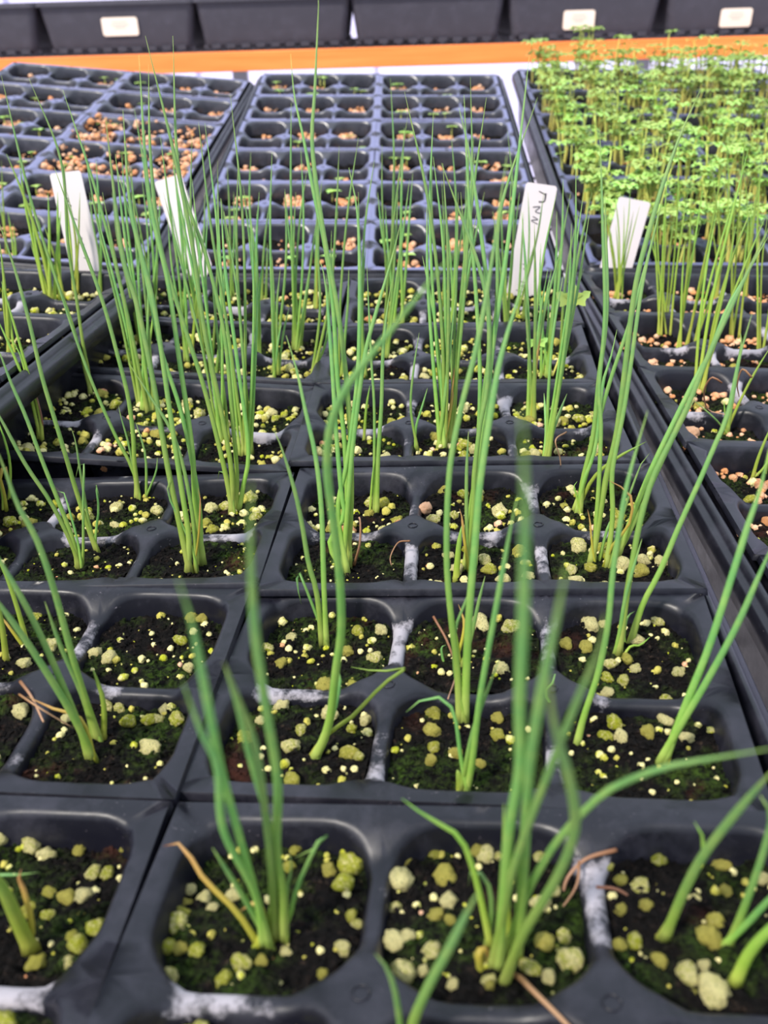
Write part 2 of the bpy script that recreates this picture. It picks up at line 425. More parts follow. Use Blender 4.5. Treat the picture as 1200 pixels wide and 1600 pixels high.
# poses of the near middle tray's packs: centre, yaw, pitch, roll
NEAR = {('R', 0): (1.45, 10.40, 0.52, -0.1081, -0.0478, -0.0445), ('R', 1): (2.08, 19.80, -0.28, -0.1330, -0.0073, -0.0347),
 ('R', 2): (3.08, 28.24, -0.10, -0.0829, -0.0088, -0.0202), ('R', 3): (3.31, 37.32, -0.10, -0.0623, -0.0135, 0.0023),
 ('R', 4): (3.97, 46.45, -0.17, -0.0926, 0.0136, -0.0052), ('R', 5): (4.80, 55.15, 0.11, -0.0542, 0.0478, 0.0029),
 ('L', 0): (-11.93, 11.84, -0.08, -0.0837, -0.0082, 0.0054), ('L', 1): (-11.15, 20.88, -0.24, -0.0886, 0.0049, 0.0109),
 ('L', 2): (-10.31, 29.42, -0.48, -0.0535, -0.0517, -0.0199), ('L', 3): (-9.88, 38.54, -0.08, -0.0905, 0.0260, 0.0575),
 ('L', 4): (-9.22, 47.71, 0.14, -0.0956, 0.0040, 0.0616), ('L', 5): (-8.73, 55.86, 0.37, -0.0693, 0.0367, 0.0336)}
SIDE = {'R': 'right', 'L': 'left'}
PK = {}
for (s_, k), (x, y, z, yaw, pt, rl) in NEAR.items():
    PK[('near middle', s_, k)] = add_pack(rotm(yaw, pt, rl), (x, y, z + 0.08), 0.78, True, '%s %s pack, near middle tray' % (ORD[k], SIDE[s_]),
        'black pack of onion seedlings, %s from front, %s column, near middle tray' % (ORD[k], SIDE[s_]), 'seedling packs in the near middle tray')
# the five other trays: yaw, pitch, roll, origin (middle of the front edge)
TRAYS = {'near right': (-0.030, 0.0266, 0.045, 25.11, 9.08, -2.11), 'near left': (-0.098, -0.0039, 0.0389, -31.87, 2.6, 3.37),
 'far left': (-0.0543, 0.1653, 0.1000, -29.92, 66.86, 1.35), 'far middle': (-0.0343, 0.1868, 0.0267, -0.752, 67.584, -0.85),
 'far right': (-0.036, 0.1860, 0.0267, 28.29, 65.82, -0.95)}
WHAT = {'near right': 'pale green onion seedlings', 'near left': 'onion seedlings', 'far left': 'peach-grained soil', 'far middle': 'tiny sprouts', 'far right': 'leafy green seedlings'}
for tn, (yaw, pt, rl, x, y, z) in TRAYS.items():
    M = rotm(yaw, pt, rl)
    for s_ in 'LR':
        for k in range(6):
            if tn == 'near right' and (s_ == 'R' and k < 2 or k < 0): continue
            if tn == 'near left' and s_ == 'L' : continue
            u = (-BX if s_ == 'L' else BX); vv = k * PL + BY
            c = M @ Vector((u + rnd.uniform(-.08, .08), vv + rnd.uniform(-.08, .08), 0)) + Vector((x, y, z + rnd.uniform(-.06, .06)))
            near = tn.startswith('near'); dep = 1.1 if near else 1.25
            PK[(tn, s_, k)] = add_pack(M @ rotm(rnd.uniform(-.01, .01), rnd.uniform(-.008, .008), 0), c, dep, near, '%s %s pack, %s tray' % (ORD[k], SIDE[s_], tn),
                'black pack of %s, %s from front, %s column, %s tray' % (WHAT[tn], ORD[k], SIDE[s_], tn), 'seedling packs in the %s tray' % tn)

# ---------------------------------------------------------------- trays that hold the packs
def loopr(hx, y0, y1, r, n=8):
    out = []
    for (cx, cy, a0) in ((hx - r, y0 + r, -90), (hx - r, y1 - r, 0), (-hx + r, y1 - r, 90), (-hx + r, y0 + r, 180)):
        for k in range(n + 1):
            a = math.radians(a0 + 90 * k / n); out.append((cx + r * math.cos(a), cy + r * math.sin(a)))
    return out
def make_tray(name, label, M, c):
    V, F = [], []; L = 6 * PL; hw = PW + 0.02
    prof = [(-0.35, -5.75), (-0.3, -5.7), (0.12, -0.4), (0.18, -0.08), (0.25, 0.03), (0.34, 0.06), (0.44, 0.02), (0.5, -0.15), (0.56, -0.24), (0.72, -0.27), (0.78, -0.34), (0.84, -0.55), (0.85, -1.0), (0.82, -1.0), (0.80, -0.57)]
    loops = [loopr(hw + o_, -o_ - 0.05, L + o_ + 0.05, max(0.35 + o_, 0.3)) for o_, z_ in prof]
    n = len(loops[0])
    for lp, (o_, z_) in zip(loops, prof):
        for (x, y) in lp: V.append((x, y, z_ + 0.03 * noise.noise(Vector((x * .2, y * .2, 3)))))
    for r_ in range(len(prof) - 1):
        for k in range(n):
            a = r_ * n + k; b_ = r_ * n + (k + 1) % n
            F.append((a, b_, b_ + n, a + n))
    F.append(tuple(range(n)))
    o = me_obj(name, V, F, M_TRAY); set_pose(o, M, c)
    bm = bmesh.new(); bm.from_mesh(o.data); bmesh.ops.recalc_face_normals(bm, faces=bm.faces); bm.to_mesh(o.data); bm.free()
    tag(o, label, 'tray', 'growing trays on the bench'); return o
make_tray('growing_tray', 'black plastic tray holding the near middle onion packs', rotm(-0.0785, 0.0, 0.01), (-5.3, 7.1, -0.55))
for tn, (yaw, pt, rl, x, y, z) in TRAYS.items():
    M = rotm(yaw, pt, rl)
    make_tray('growing_tray', 'black plastic tray under the packs of %s, %s' % (WHAT[tn], tn), M, Vector((x, y, z)) + M @ Vector((0, 0, -0.2)))

# ---------------------------------------------------------------- benches
def bench(name, label, M, c, wd, ln, frame_mat, beam_front=None, legs=True, pitch=2.5):
    r_ = empty(name, c); r_.rotation_euler = M.to_euler(); tag(r_, label, 'bench')
    V, F = [], []
    x = -wd / 2
    while x <= wd / 2:
        box(V, F, x, ln / 2, 0, 0.12, ln / 2, 0.12); x += pitch
    y = 0
    while y <= ln:
        box(V, F, 0, y, -0.24, wd / 2, 0.12, 0.12); y += pitch * 2
    me_obj('wire_mesh_top', V, F, M_WIRE, r_, smooth=False)
    return r_
bn = bench('wire_bench', 'dark wire mesh bench under the near trays', rotm(-0.05, 0, 0), (0, -2, -8.9), 100, 68, M_METAL)
V, F = [], []
for sx_ in (-49, 49): box(V, F, sx_, 33, -2, 1.5, 34, 1.5)
me_obj('bench_rail', V, F, M_METAL, bn, smooth=False)
bf = bench('wire_bench', 'dark sloping wire mesh bench under the far trays', rotm(-0.04, 0.178, 0.03), (0, 67.3, -8.9), 100, 54, M_METAL)
V, F = [], []
for sx_ in (-49, 49): box(V, F, sx_, 27, -2, 1.5, 27, 1.5)
me_obj('bench_rail', V, F, M_METAL, bf, smooth=False)
for bb_, yy in ((bn, (3, 63)), (bf, (5, 40))):
    for y in yy:
        for x in (-47, 47):
            V, F = [], []; box(V, F, x, y, -37, 1.6, 1.6, 33); me_obj('bench_leg', V, F, M_METAL, bb_, smooth=False)

# rear bench with orange edge board
YB = 182.0
pT = at(600, 73, YB); pB = at(600, 105, YB); hb = (pT.z - pB.z)
rb = empty('rear_bench', (0, YB, 0)); tag(rb, 'rear bench with an orange front board and wire top carrying black flats', 'bench')
V, F = [], []; box(V, F, 0, 0.9, 0, 125, 0.9, hb / 2)
bm_ = me_obj('orange_board', V, F, M_BEAM, rb, smooth=False); bm_.location = (0, 0, (pT.z + pB.z) / 2 * S); bm_['label'] = 'orange painted wooden board'
mod = bm_.modifiers.new('bevel', 'BEVEL'); mod.width = 0.002; mod.segments = 2
V, F = [], []
zt = pT.z + 0.25
for i in range(-48, 49): box(V, F, i * 2.54, 34, zt, 0.13, 34, 0.13)
for i in range(14): box(V, F, 0, 0.3 + i * 5.1, zt - 0.26, 122, 0.13, 0.13)
me_obj('wire_shelf', V, F, M_WIRE, rb, smooth=False)
pp = at(376, 115, YB + 66)
for x in (pp.x, pp.x + 95, pp.x - 95):
    V, F = [], []; box(V, F, x, 66, (zt - 80) / 2, 1.7, 1.7, (zt + 80) / 2 - 0.6); me_obj('bench_post', V, F, M_METAL, rb, smooth=False)

# black flats along the rear bench
def make_flat():
    V, F = [], []; W, L, H = 13.45, 26.5, 7.9
    prof = [(-1.15, 0.55), (-1.1, 0.0 + 0.6), (-0.45, H * 0.6), (0, H - 0.25), (0.1, H), (0.45, H + 0.05), (0.5, H - 0.1), (0.52, H - 0.7), (0.47, H - 0.7), (0.45, H - 0.15), (0.12, H - 0.1), (-0.1, H - 0.4), (-1.0, 1.0)]
    def lp(o_): return loopr(W + o_, -L - o_, L + o_, 1.3)
    n = len(lp(0))
    for o_, z_ in prof:
        for (x, y) in lp(o_): V.append((x, y, z_))
    for r_ in range(len(prof) - 1):
        for k in range(n):
            a = r_ * n + k; b_ = r_ * n + (k + 1) % n; F.append((a, b_, b_ + n, a + n))
    F.append(tuple(reversed(range(n)))); F.append(tuple((len(prof) - 1) * n + k for k in range(n)))
    # feet along the underside and faint wall ribs
    for ix in range(9):
        for sy in (-1, 1):
            box(V, F, -10.4 + ix * 2.6, sy * (L - 1.8), 0.32, 0.75, 1.0, 0.32)
    for iy in range(1, 20):
        for sx_ in (-1, 1): box(V, F, sx_ * (W - 1.8), -L + 2.6 * iy, 0.32, 1.0, 0.75, 0.32)
    return V, F
VF = make_flat()
SF = Vector((0, YB + 3.5, 0))
def flat(pxc, ztop_, sticker=None, dyaw=0.0, lab=''):
    p = at(pxc, 60, YB + 3.2); z0 = zt + 0.14
    r_ = empty('seed_flat', (p.x, YB + 3.2 + 26.5, z0)); r_.rotation_euler = (0, 0, dyaw)
    tag(r_, lab, 'flat', 'black flats on the rear bench')
    if not hasattr(flat, 'me'):
        b_ = me_obj('flat_body', VF[0], VF[1], M_FLAT, r_, smooth=False); flat.me = b_.data
        V, F = [], []; n = 30
        for j in range(n + 1):
            for i in range(n + 1):
                x, y = -12 + 24 * i / n, -25.6 + 51.2 * j / n; V.append((x, y, 7.1 + 0.5 * noise.noise(Vector((x * .5, y * .5, 1)))))
        for j in range(n):
            for i in range(n): a = j * (n + 1) + i; F.append((a, a + 1, a + n + 2, a + n + 1))
        s_ = me_obj('potting_soil', V, F, M_SOILD, r_); flat.so = s_.data
    else:
        link('flat_body', flat.me, r_); link('potting_soil', flat.so, r_)
    if sticker:
        x0, y0, x1, y1 = sticker
        a = at(x0, y1, YB + 3.2); b_ = at(x1, y0, YB + 3.2); cx = (a.x + b_.x) / 2 - p.x; cz = (a.z + b_.z) / 2 - z0
        hw_, hh_ = (b_.x - a.x) / 2, (b_.z - a.z) / 2
        V, F = [], []; r = 0.45; rim = loopr(hw_, -hh_, hh_, r, 5); n = len(rim)
        for yy in (0.0, -0.05):
            for (x, z) in rim: V.append((x, yy, z))
        F.append(tuple(range(n, 2 * n))); F.append(tuple(reversed(range(n))))
        for k in range(n): F.append((k, (k + 1) % n, n + (k + 1) % n, n + k))
        st = me_obj('sticker', V, F, M_STICK, r_, smooth=False); st['label'] = 'cream sticker with faded grey print'
        ang = math.atan2(0.65, 3.2)
        st.rotation_euler = (0.13, 0, 0)
        st.location = Vector((cx, -26.5 - 0.13 + 0.95 - cz * 0.125, cz)) * S
        V, F = [], []
        for r2, wl in ((0.42, 0.42), (0.14, 0.5), (-0.10, 0.3)):
            box(V, F, 0, -0.07, r2 * hh_ * 1.2, hw_ * wl, 0.015, 0.10)
        me_obj('faded_print', V, F, M_SMUDGE, st, smooth=False)
    return r_
flat(-60, 0, None, 0.0, 'black flat at the left end of the rear bench')
flat(187, 0, (161, 26, 213, 57), 0.0, 'black flat with a cream sticker, second from left on rear bench')
flat(429, 0, None, 0.0, 'black flat without sticker, third from left on rear bench')
flat(669, 0, None, 0.0, 'black flat without sticker right of centre on rear bench')
flat(912, 0, (880, 15, 931, 47), 0.0, 'black flat with a cream sticker above the leafy green seedlings')
flat(1156, 0, (1125, 12, 1178, 43), 0.0, 'black flat with a cream sticker at the right end of rear bench')

# ---------------------------------------------------------------- finding a cell under a pixel
def hit(px, py, slack=0.9):
    best = None
    for P in PACKS:
        n = P['M'] @ Vector((0, 0, 1)); o_ = P['c'] - n * P['depth']
        d = ray(px, py)
        if abs(d.dot(n)) < 1e-4: continue
        p = on_plane(px, py, o_, n); l = P['M'].transposed() @ (p - P['c'])
        for ce in P['cells']:
            dx, dy = abs(l.x - ce['c'].x), abs(l.y - ce['c'].y)
            if dx < HX + slack and dy < HY + slack:
                e = max(dx - HX, dy - HY)
                if best is None or e < best[0]: best = (e, P, ce, l)
    return best
def world(P, l): return P['M'] @ l + P['c']
def soil_z(ce, x, y): return ce['c'].z + soil_h(x - ce['c'].x, y - ce['c'].y, ce['sd'])

# ---------------------------------------------------------------- onion seedlings
SEED = []
MATS = {'g': M_LEAF, 'l': M_LIME, 'y': M_YEL, 'b': M_BRN}
def leaf_r(r0, kind):
    def f(t):
        if kind == 'b': return r0 * (1 - 0.5 * t)
        s = 1.18 - 0.25 * min(t / 0.12, 1)
        return r0 * 0.92 * s * (1 - 0.42 * t) * (1 if t < 0.72 else max(0.10, 1 - ((t - 0.72) / 0.28) ** 1.6 * 0.93))
    return f
def make_leaf(parent, origin, base, pts, Y0, lean, r, kind, name='leaf'):
    P = [base]; tot = 0; prev = pts[0]; acc = [0]
    for q in pts[1:]:
        tot += math.hypot(q[0] - prev[0], q[1] - prev[1]); acc.append(tot); prev = q
    for q, a in list(zip(pts, acc))[1:]:
        f = a / tot; P.append(at(q[0], q[1], Y0 + lean * (f ** 1.15)))
    n = max(8, min(44, int(sum((P[i + 1] - P[i]).length for i in range(len(P) - 1)) * 2.4)))
    path = [p - origin for p in catmull(P, n)]
    V, F, A = [], [], []
    tube(V, F, path, leaf_r(r, kind), 8 if kind != 'b' else 5, 0.82, A)
    return me_obj(name, V, F, MATS[kind], parent, attr={'along': A})
def seedling(base, leaves, name='onion_seedling', z=None):
    """leaves: (points after the base, lean, radius, kind)"""
    h = hit(*base)
    if h:
        e, P, ce, l = h; l = l.copy(); l.z = ce['c'].z - 0.12
        l.x = max(ce['c'].x - HX + .25, min(ce['c'].x + HX - .25, l.x)); l.y = max(ce['c'].y - HY + .25, min(ce['c'].y + HY - .25, l.y))
        o_ = world(P, l)
    else:
        P = ce = None; o_ = on_plane(base[0], base[1], Vector((0, 0, -0.9)), Vector((0, 0, 1)))
    r_ = empty(name, o_); Y0 = o_.y
    kinds = []
    for k, (pts, lean, r, kind) in enumerate(leaves):
        a = k * 2.4 + 0.6; off = Vector((math.cos(a), math.sin(a), 0)) * (0.11 if k else 0.0)
        lf = make_leaf(r_, o_, o_ + off, [base] + list(pts), Y0, lean, r, kind, 'leaf' if kind != 'b' else 'withered_leaf')
        if kind == 'y': lf['label'] = 'yellowing leaf'
        kinds.append(kind)
    h_ = max(abs(min([q[1] for q in l_[0]]) - base[1]) for l_ in leaves)
    rec = dict(o=r_, P=P, ce=ce, x=base[0], y=base[1], n=len(leaves), k=kinds, h=h_)
    SEED.append(rec)
    if ce is not None: ce['seed'].append(rec)
    return r_
g, l_, y_, b_ = 'g', 'l', 'y', 'b'
# nearest row
seedling((420, 1472), [([(400, 1400), (372, 1300), (345, 1200), (320, 1075), (300, 975), (278, 905)], -4.5, .095, g),
                       ([(400, 1400), (350, 1300), (340, 1200), (315, 1145), (285, 1065)], -3.5, .095, g),
                       ([(400, 1435), (370, 1385), (332, 1325)], -0.8, .085, g)])
seedling((427, 1462), [([(425, 1375), (415, 1275), (400, 1170), (372, 1090), (350, 1035)], -3.0, .095, g),
                       ([(428, 1380), (420, 1290), (395, 1200), (372, 1110), (352, 1045)], -2.2, .08, g)])
seedling((442, 1462), [([(442, 1400), (432, 1325), (434, 1225), (418, 1120), (400, 1000), (392, 880), (392, 755)], -4.0, .105, g),
                       ([(452, 1435), (465, 1385), (500, 1310), (512, 1302), (498, 1322), (460, 1340)], 0.3, .06, g),
                       ([(448, 1395), (455, 1360), (453, 1335)], -.2, .05, g)])
seedling((407, 1474), [([(370, 1425), (320, 1375), (295, 1335), (277, 1317), (255, 1322)], 0.8, .085, y_),
                       ([(412, 1450), (402, 1410), (375, 1424)], 0, .11, y_)])
seedling((785, 1532), [([(815, 1465), (868, 1375), (895, 1310), (898, 1262), (885, 1200), (866, 1130), (858, 1060)], -3.5, .115, g)])
seedling((777, 1508), [([(787, 1400), (795, 1300), (812, 1200), (812, 1100), (818, 950), (820, 800), (816, 640)], -4.9, .115, g),
                       ([(788, 1420), (800, 1365), (825, 1290), (860, 1200), (908, 1080), (938, 1010), (945, 960)], -3.4, .10, g)])
seedling((806, 1490), [([(815, 1400), (822, 1275), (828, 1190), (850, 1060), (870, 965), (885, 885)], -4.2, .12, g),
                       ([(792, 1400), (788, 1320), (787, 1255)], 0.2, .07, l_)])
seedling((786, 1488), [([(822, 1400), (842, 1360), (870, 1315), (910, 1270), (950, 1235), (1000, 1212), (1050, 1196), (1120, 1184), (1215, 1168)], -3.2, .10, g)])
seedling((768, 1475), [([(750, 1400), (735, 1345), (715, 1305), (665, 1275), (628, 1248)], -0.2, .08, l_),
                       ([(768, 1420), (760, 1375), (738, 1360), (732, 1385)], 0.2, .07, g)])
seedling((752, 1512), [([(748, 1490), (757, 1482), (765, 1500)], 0.2, .10, y_)])
seedling((1037, 1464), [([(1070, 1390), (1100, 1335), (1150, 1270), (1215, 1195)], -2.4, .12, g), ([(1085, 1370), (1100, 1325), (1095, 1300), (1085, 1284)], -0.4, .07, l_)])
seedling((1137, 1476), [([(1160, 1425), (1187, 1350), (1203, 1290), (1200, 1262), (1187, 1242)], -0.8, .10, g), ([(1165, 1445), (1200, 1408), (1240, 1370)], -0.8, .10, g)])
seedling((1148, 1532), [([(1170, 1490), (1200, 1455), (1240, 1420)], -0.6, .15, l_)])
seedling((47, 1477), [([(28, 1440), (6, 1392), (-20, 1350)], -0.8, .20, l_), ([(50, 1450), (40, 1400), (28, 1368), (33, 1358)], 0, .09, y_),
                      ([(20, 1420), (-10, 1372), (20, 1368), (62, 1363)], 0.3, .055, g)])
seedling((642, 1640), [([(645, 1600), (670, 1540), (700, 1485), (725, 1435), (748, 1392)], -1.6, .12, g)])
seedling((628, 1650), [([(625, 1600), (615, 1540), (600, 1505), (586, 1490)], -0.4, .075, g)])
# second row of packs, front cells
seedling((488, 1185), [([(505, 1157), (516, 1120), (525, 1045), (533, 987), (531, 907), (520, 810), (511, 730), (518, 660), (545, 600), (600, 530), (680, 430), (740, 365)], -5.5, .12, g),
                       ([(508, 1150), (550, 1120), (583, 1085), (620, 1052), (642, 1044), (620, 1046), (590, 1049), (548, 1042)], 0.6, .075, l_),
                       ([(507, 1150), (522, 1110), (532, 1060), (529, 1045)], 0, .09, g)])
seedling((725, 1122), [([(732, 975), (742, 850), (750, 755), (765, 655), (782, 560), (815, 450), (832, 400)], 1.0, .125, g),
                       ([(714, 1040), (706, 975), (698, 875), (702, 740), (720, 640), (745, 540), (765, 430), (792, 243)], 1.0, .10, g),
                       ([(712, 1060), (711, 985), (735, 920), (734, 874)], 0.3, .06, g)])
seedling((727, 1232), [([(737, 1195), (750, 1090), (775, 950), (795, 840), (808, 776)], -1.5, .095, g),
                       ([(735, 1160), (750, 1110), (780, 1030)], -0.3, .08, g),
                       ([(720, 1185), (712, 1125), (700, 1098), (680, 1089), (650, 1098), (634, 1113)], 0, .065, g)])
seedling((720, 1230), [([(718, 1214), (714, 1203)], 0, .14, l_)])
seedling((717, 1036), [([(712, 1000), (705, 965), (698, 945)], 0.1, .10, l_), ([(722, 1000), (725, 970), (716, 944)], 0.1, .06, y_), ([(735, 1000), (748, 940), (758, 900)], 0.2, .08, g)])
seedling((697, 1040), [([(692, 1030), (690, 1012), (697, 1008)], 0, .05, g)])
seedling((900, 1166), [([(912, 1120), (935, 1050), (950, 975), (957, 900), (967, 830), (978, 765), (995, 700), (1012, 642)], 0, .10, g)])
seedling((872, 1125), [([(860, 1100), (853, 1080), (865, 1065), (867, 1050), (860, 1055)], 0.2, .05, g), ([(880, 1118), (885, 1126), (900, 1130)], 0, .03, b_)])
seedling((1036, 1192), [([(1072, 1100), (1108, 1010), (1150, 880), (1172, 810), (1188, 765), (1202, 700)], -0.6, .125, g),
                        ([(1065, 1130), (1100, 1072), (1150, 980), (1190, 890), (1215, 835)], -0.8, .12, g),
                        ([(1055, 1150), (1075, 1090), (1098, 1058)], 0, .06, y_)])
# second packs, back cells
seedling((509, 1006), [([(507, 947), (505, 880), (502, 793), (493, 713), (477, 641), (464, 580), (447, 524)], 1.0, .10, g),
                       ([(495, 928), (482, 880), (472, 820), (459, 761), (440, 700), (428, 672)], 0.2, .10, g),
                       ([(505, 990), (492, 955), (473, 907), (466, 893), (464, 912), (471, 944)], 0.1, .06, g)])
seedling((966, 1022), [([(980, 925), (988, 880), (1000, 815), (1020, 747), (1050, 685), (1080, 622), (1103, 564), (1143, 479), (1186, 388), (1215, 330)], 1.5, .11, g),
                       ([(968, 990), (978, 930), (1003, 842)], 0.2, .08, g), ([(985, 1010), (1000, 1008), (1016, 995)], 0.3, .05, l_)])
seedling((984, 1003), [([(1004, 945), (1030, 895), (1062, 820), (1095, 747), (1115, 700), (1137, 647), (1155, 560), (1175, 490)], 1.0, .11, g),
                       ([(975, 995), (980, 965), (992, 955)], 0, .06, g)])
# second left pack
seedling((146, 1183), [([(115, 1120), (50, 1015), (0, 945), (-30, 905)], -1.0, .13, g), ([(118, 1120), (60, 985), (0, 875), (-20, 845)], -0.6, .12, g),
                       ([(128, 1125), (85, 1108), (42, 1088)], 0.2, .07, y_)])
seedling((155, 1155), [([(120, 1050), (84, 920), (56, 840), (28, 790), (8, 735), (-10, 690)], -0.8, .12, g), ([(130, 1090), (95, 1010), (70, 940)], -0.4, .10, g),
                       ([(140, 1110), (122, 1075)], 0, .07, g)])
seedling((160, 1152), [([(162, 1100), (152, 1065), (144, 1042)], 0.1, .10, l_)])
seedling((8, 1030), [([(6, 1000), (0, 960), (-12, 920)], 0, .12, l_)])
seedling((42, 1005), [([(30, 960), (10, 900), (-10, 860)], 0, .10, l_), ([(18, 985), (0, 960)], 0, .07, y_)])
# third packs
seedling((540, 893), [([(515, 850), (537, 807), (533, 767), (525, 673), (518, 560), (509, 447), (500, 407)], 1.0, .10, g),
                      ([(546, 753), (552, 690), (562, 610), (572, 545), (590, 480), (612, 405), (625, 352)], 1.0, .10, g),
                      ([(528, 800), (541, 729), (551, 660), (560, 567), (562, 433), (558, 330), (545, 262)], 1.6, .10, g)])
seedling((546, 884), [([(539, 700), (528, 600), (520, 473), (507, 380), (490, 300), (474, 215), (460, 150), (454, 84)], 2.5, .10, g),
                      ([(549, 780), (545, 640), (530, 500), (505, 360), (488, 230), (492, 140), (498, 0), (497, -15)], 2.5, .105, g)])
seedling((588, 800), [([(591, 713), (596, 633), (598, 560), (603, 500), (611, 444)], 0.8, .10, g), ([(585, 650), (580, 560), (573, 412)], 1.0, .07, g)])
seedling((577, 802), [([(581, 755), (585, 719)], 0.2, .05, l_)])
seedling((712, 905), [([(716, 860), (721, 822)], 0.1, .13, l_)])
seedling((730, 892), [([(729, 815), (729, 740), (732, 674)], 0.3, .09, g), ([(738, 800), (741, 740), (750, 665), (762, 590), (757, 450), (690, 255)], 1.6, .10, g),
                      ([(725, 840), (722, 810), (718, 795)], 0, .07, y_)])
seedling((741, 885), [([(748, 780), (757, 690), (768, 560), (782, 460), (800, 330), (827, 88)], 2.4, .10, g), ([(745, 780), (752, 700), (765, 560), (758, 420), (735, 250), (717, 168)], 2.0, .10, g)])
seedling((734, 880), [([(735, 800), (745, 720), (750, 600), (745, 480), (732, 300), (725, 148)], 2, .09, g), ([(742, 760), (755, 620), (776, 480), (782, 330), (840, 152)], 2, .09, g)])
seedling((927, 883), [([(930, 835), (936, 750), (939, 663), (936, 607), (945, 493), (942, 360), (937, 197)], 2.2, .09, g), ([(932, 835), (947, 747), (962, 685), (973, 607), (991, 459), (1010, 376), (1038, 281), (1064, 209), (1095, 139)], 2.8, .125, g),
                      ([(925, 850), (922, 815), (918, 796)], 0, .05, y_)])
seedling((935, 878), [([(945, 840), (953, 816), (956, 825), (945, 850)], 0.2, .07, g)])
seedling((947, 888), [([(957, 810), (956, 745), (963, 700), (975, 640), (985, 575), (1003, 450), (1030, 330)], 1.8, .10, g), ([(958, 850), (982, 822), (988, 782), (972, 762), (950, 750)], 0.2, .07, y_),
                      ([(975, 800), (1003, 722), (1015, 708)], .4, .06, g)])
seedling((962, 874), [([(985, 815), (1017, 735), (1055, 655), (1090, 585), (1108, 555), (1135, 485), (1166, 430), (1200, 370)], 1.5, .12, g), ([(975, 850), (1008, 780), (1050, 690), (1089, 617)], .4, .09, g)])
seedling((905, 805), [([(910, 755), (927, 680), (936, 590), (948, 480), (945, 300)], 1.5, .12, g), ([(911, 755), (930, 700), (942, 600), (954, 560), (964, 515)], 0.4, .09, g), ([(901, 775), (897, 760), (902, 752)], 0, .05, l_)])
seedling((900, 800), [([(925, 750), (960, 718), (1010, 690)], -0.6, .10, l_), ([(915, 745), (935, 660), (955, 590), (985, 500), (1013, 400), (1040, 290)], 1.5, .10, g)])
# third left pack
seedling((126, 890), [([(112, 850), (80, 786), (40, 726), (0, 652), (-25, 610)], 0, .105, g), ([(116, 850), (90, 780), (66, 720), (40, 650), (18, 600), (0, 552), (-14, 520)], 0.3, .10, g),
                      ([(122, 850), (112, 810), (98, 766), (86, 766)], 0.2, .06, g), ([(130, 860), (130, 780), (131, 724), (125, 719), (118, 748)], 0.1, .06, g)])
seedling((153, 863), [([(140, 830), (120, 770), (90, 670), (66, 590), (46, 504), (26, 430), (8, 375), (-8, 330)], 0.6, .105, g), ([(150, 830), (154, 795), (150, 758), (156, 778)], 0, .06, g),
                      ([(140, 820), (126, 740), (118, 690), (111, 668)], 0.2, .07, g)])
seedling((220, 778), [([(210, 724), (208, 680), (200, 620), (185, 560), (160, 470), (122, 365), (85, 262)], 1.0, .11, g), ([(210, 740), (180, 680), (145, 600), (112, 510), (78, 405)], 0.6, .09, g),
                      ([(216, 760), (200, 720), (188, 690), (182, 700)], 0.2, .07, g), ([(210, 740), (200, 690), (190, 655), (185, 634)], 0.2, .065, g)])
seedling((236, 771), [([(228, 720), (222, 690), (212, 660)], 0.2, .07, g), ([(243, 740), (246, 715)], 0, .06, g)])
seedling((297, 892), [([(285, 840), (262, 730), (240, 600), (215, 480), (190, 390), (165, 185)], 1.8, .12, g), ([(295, 840), (283, 760), (265, 640), (240, 475), (205, 330), (192, 172)], 1.6, .11, g)])
seedling((306, 890), [([(300, 800), (275, 690), (235, 620), (200, 566)], 0.6, .09, g), ([(310, 840), (313, 780), (309, 762)], 0, .05, y_), ([(298, 850), (275, 800), (262, 770), (266, 745)], .1, .06, g)])
seedling((318, 880), [([(305, 790), (300, 700), (280, 560), (262, 440), (232, 300), (217, 86)], 1.8, .11, g), ([(312, 800), (300, 720), (282, 640), (250, 540), (225, 420), (182, 260)], 1.4, .10, g)])
seedling((365, 806), [([(350, 730), (320, 610), (285, 500), (250, 380), (235, 240), (232, 100)], 1.6, .11, g), ([(362, 740), (345, 640), (320, 520), (300, 380), (272, 240), (227, 56)], 2.0, .11, g),
                      ([(360, 760), (345, 735), (340, 750)], .2, .06, g)])
seedling((372, 800), [([(380, 760), (388, 700), (370, 560), (352, 420), (345, 310)], 1.2, .10, g), ([(370, 740), (362, 640), (350, 520), (322, 400), (280, 270), (270, 56)], 2, .10, g)])
# fourth left pack, front and back
seedling((64, 687), [([(50, 630), (36, 590), (15, 540), (-8, 490)], 0.2, .10, l_), ([(56, 650), (44, 600), (30, 550), (14, 528)], 0.2, .08, l_), ([(62, 650), (40, 570), (20, 500), (2, 440)], 0.4, .09, l_), ([(66, 660), (60, 630), (53, 608)], 0, .05, b_)])
seedling((144, 620), [([(136, 590), (128, 560), (108, 492), (82, 420), (45, 300), (2, 118)], 1.6, .10, g), ([(138, 580), (130, 540), (120, 470), (106, 380), (95, 250), (45, 122)], 1.6, .10, g)])
seedling((10, 800), [([(6, 770), (0, 745), (8, 728), (14, 760)], 0, .10, y_), ([(4, 770), (-6, 730)], 0, .10, l_)])
seedling((26, 775), [([(16, 730), (8, 690), (-6, 650)], 0, .08, l_)])

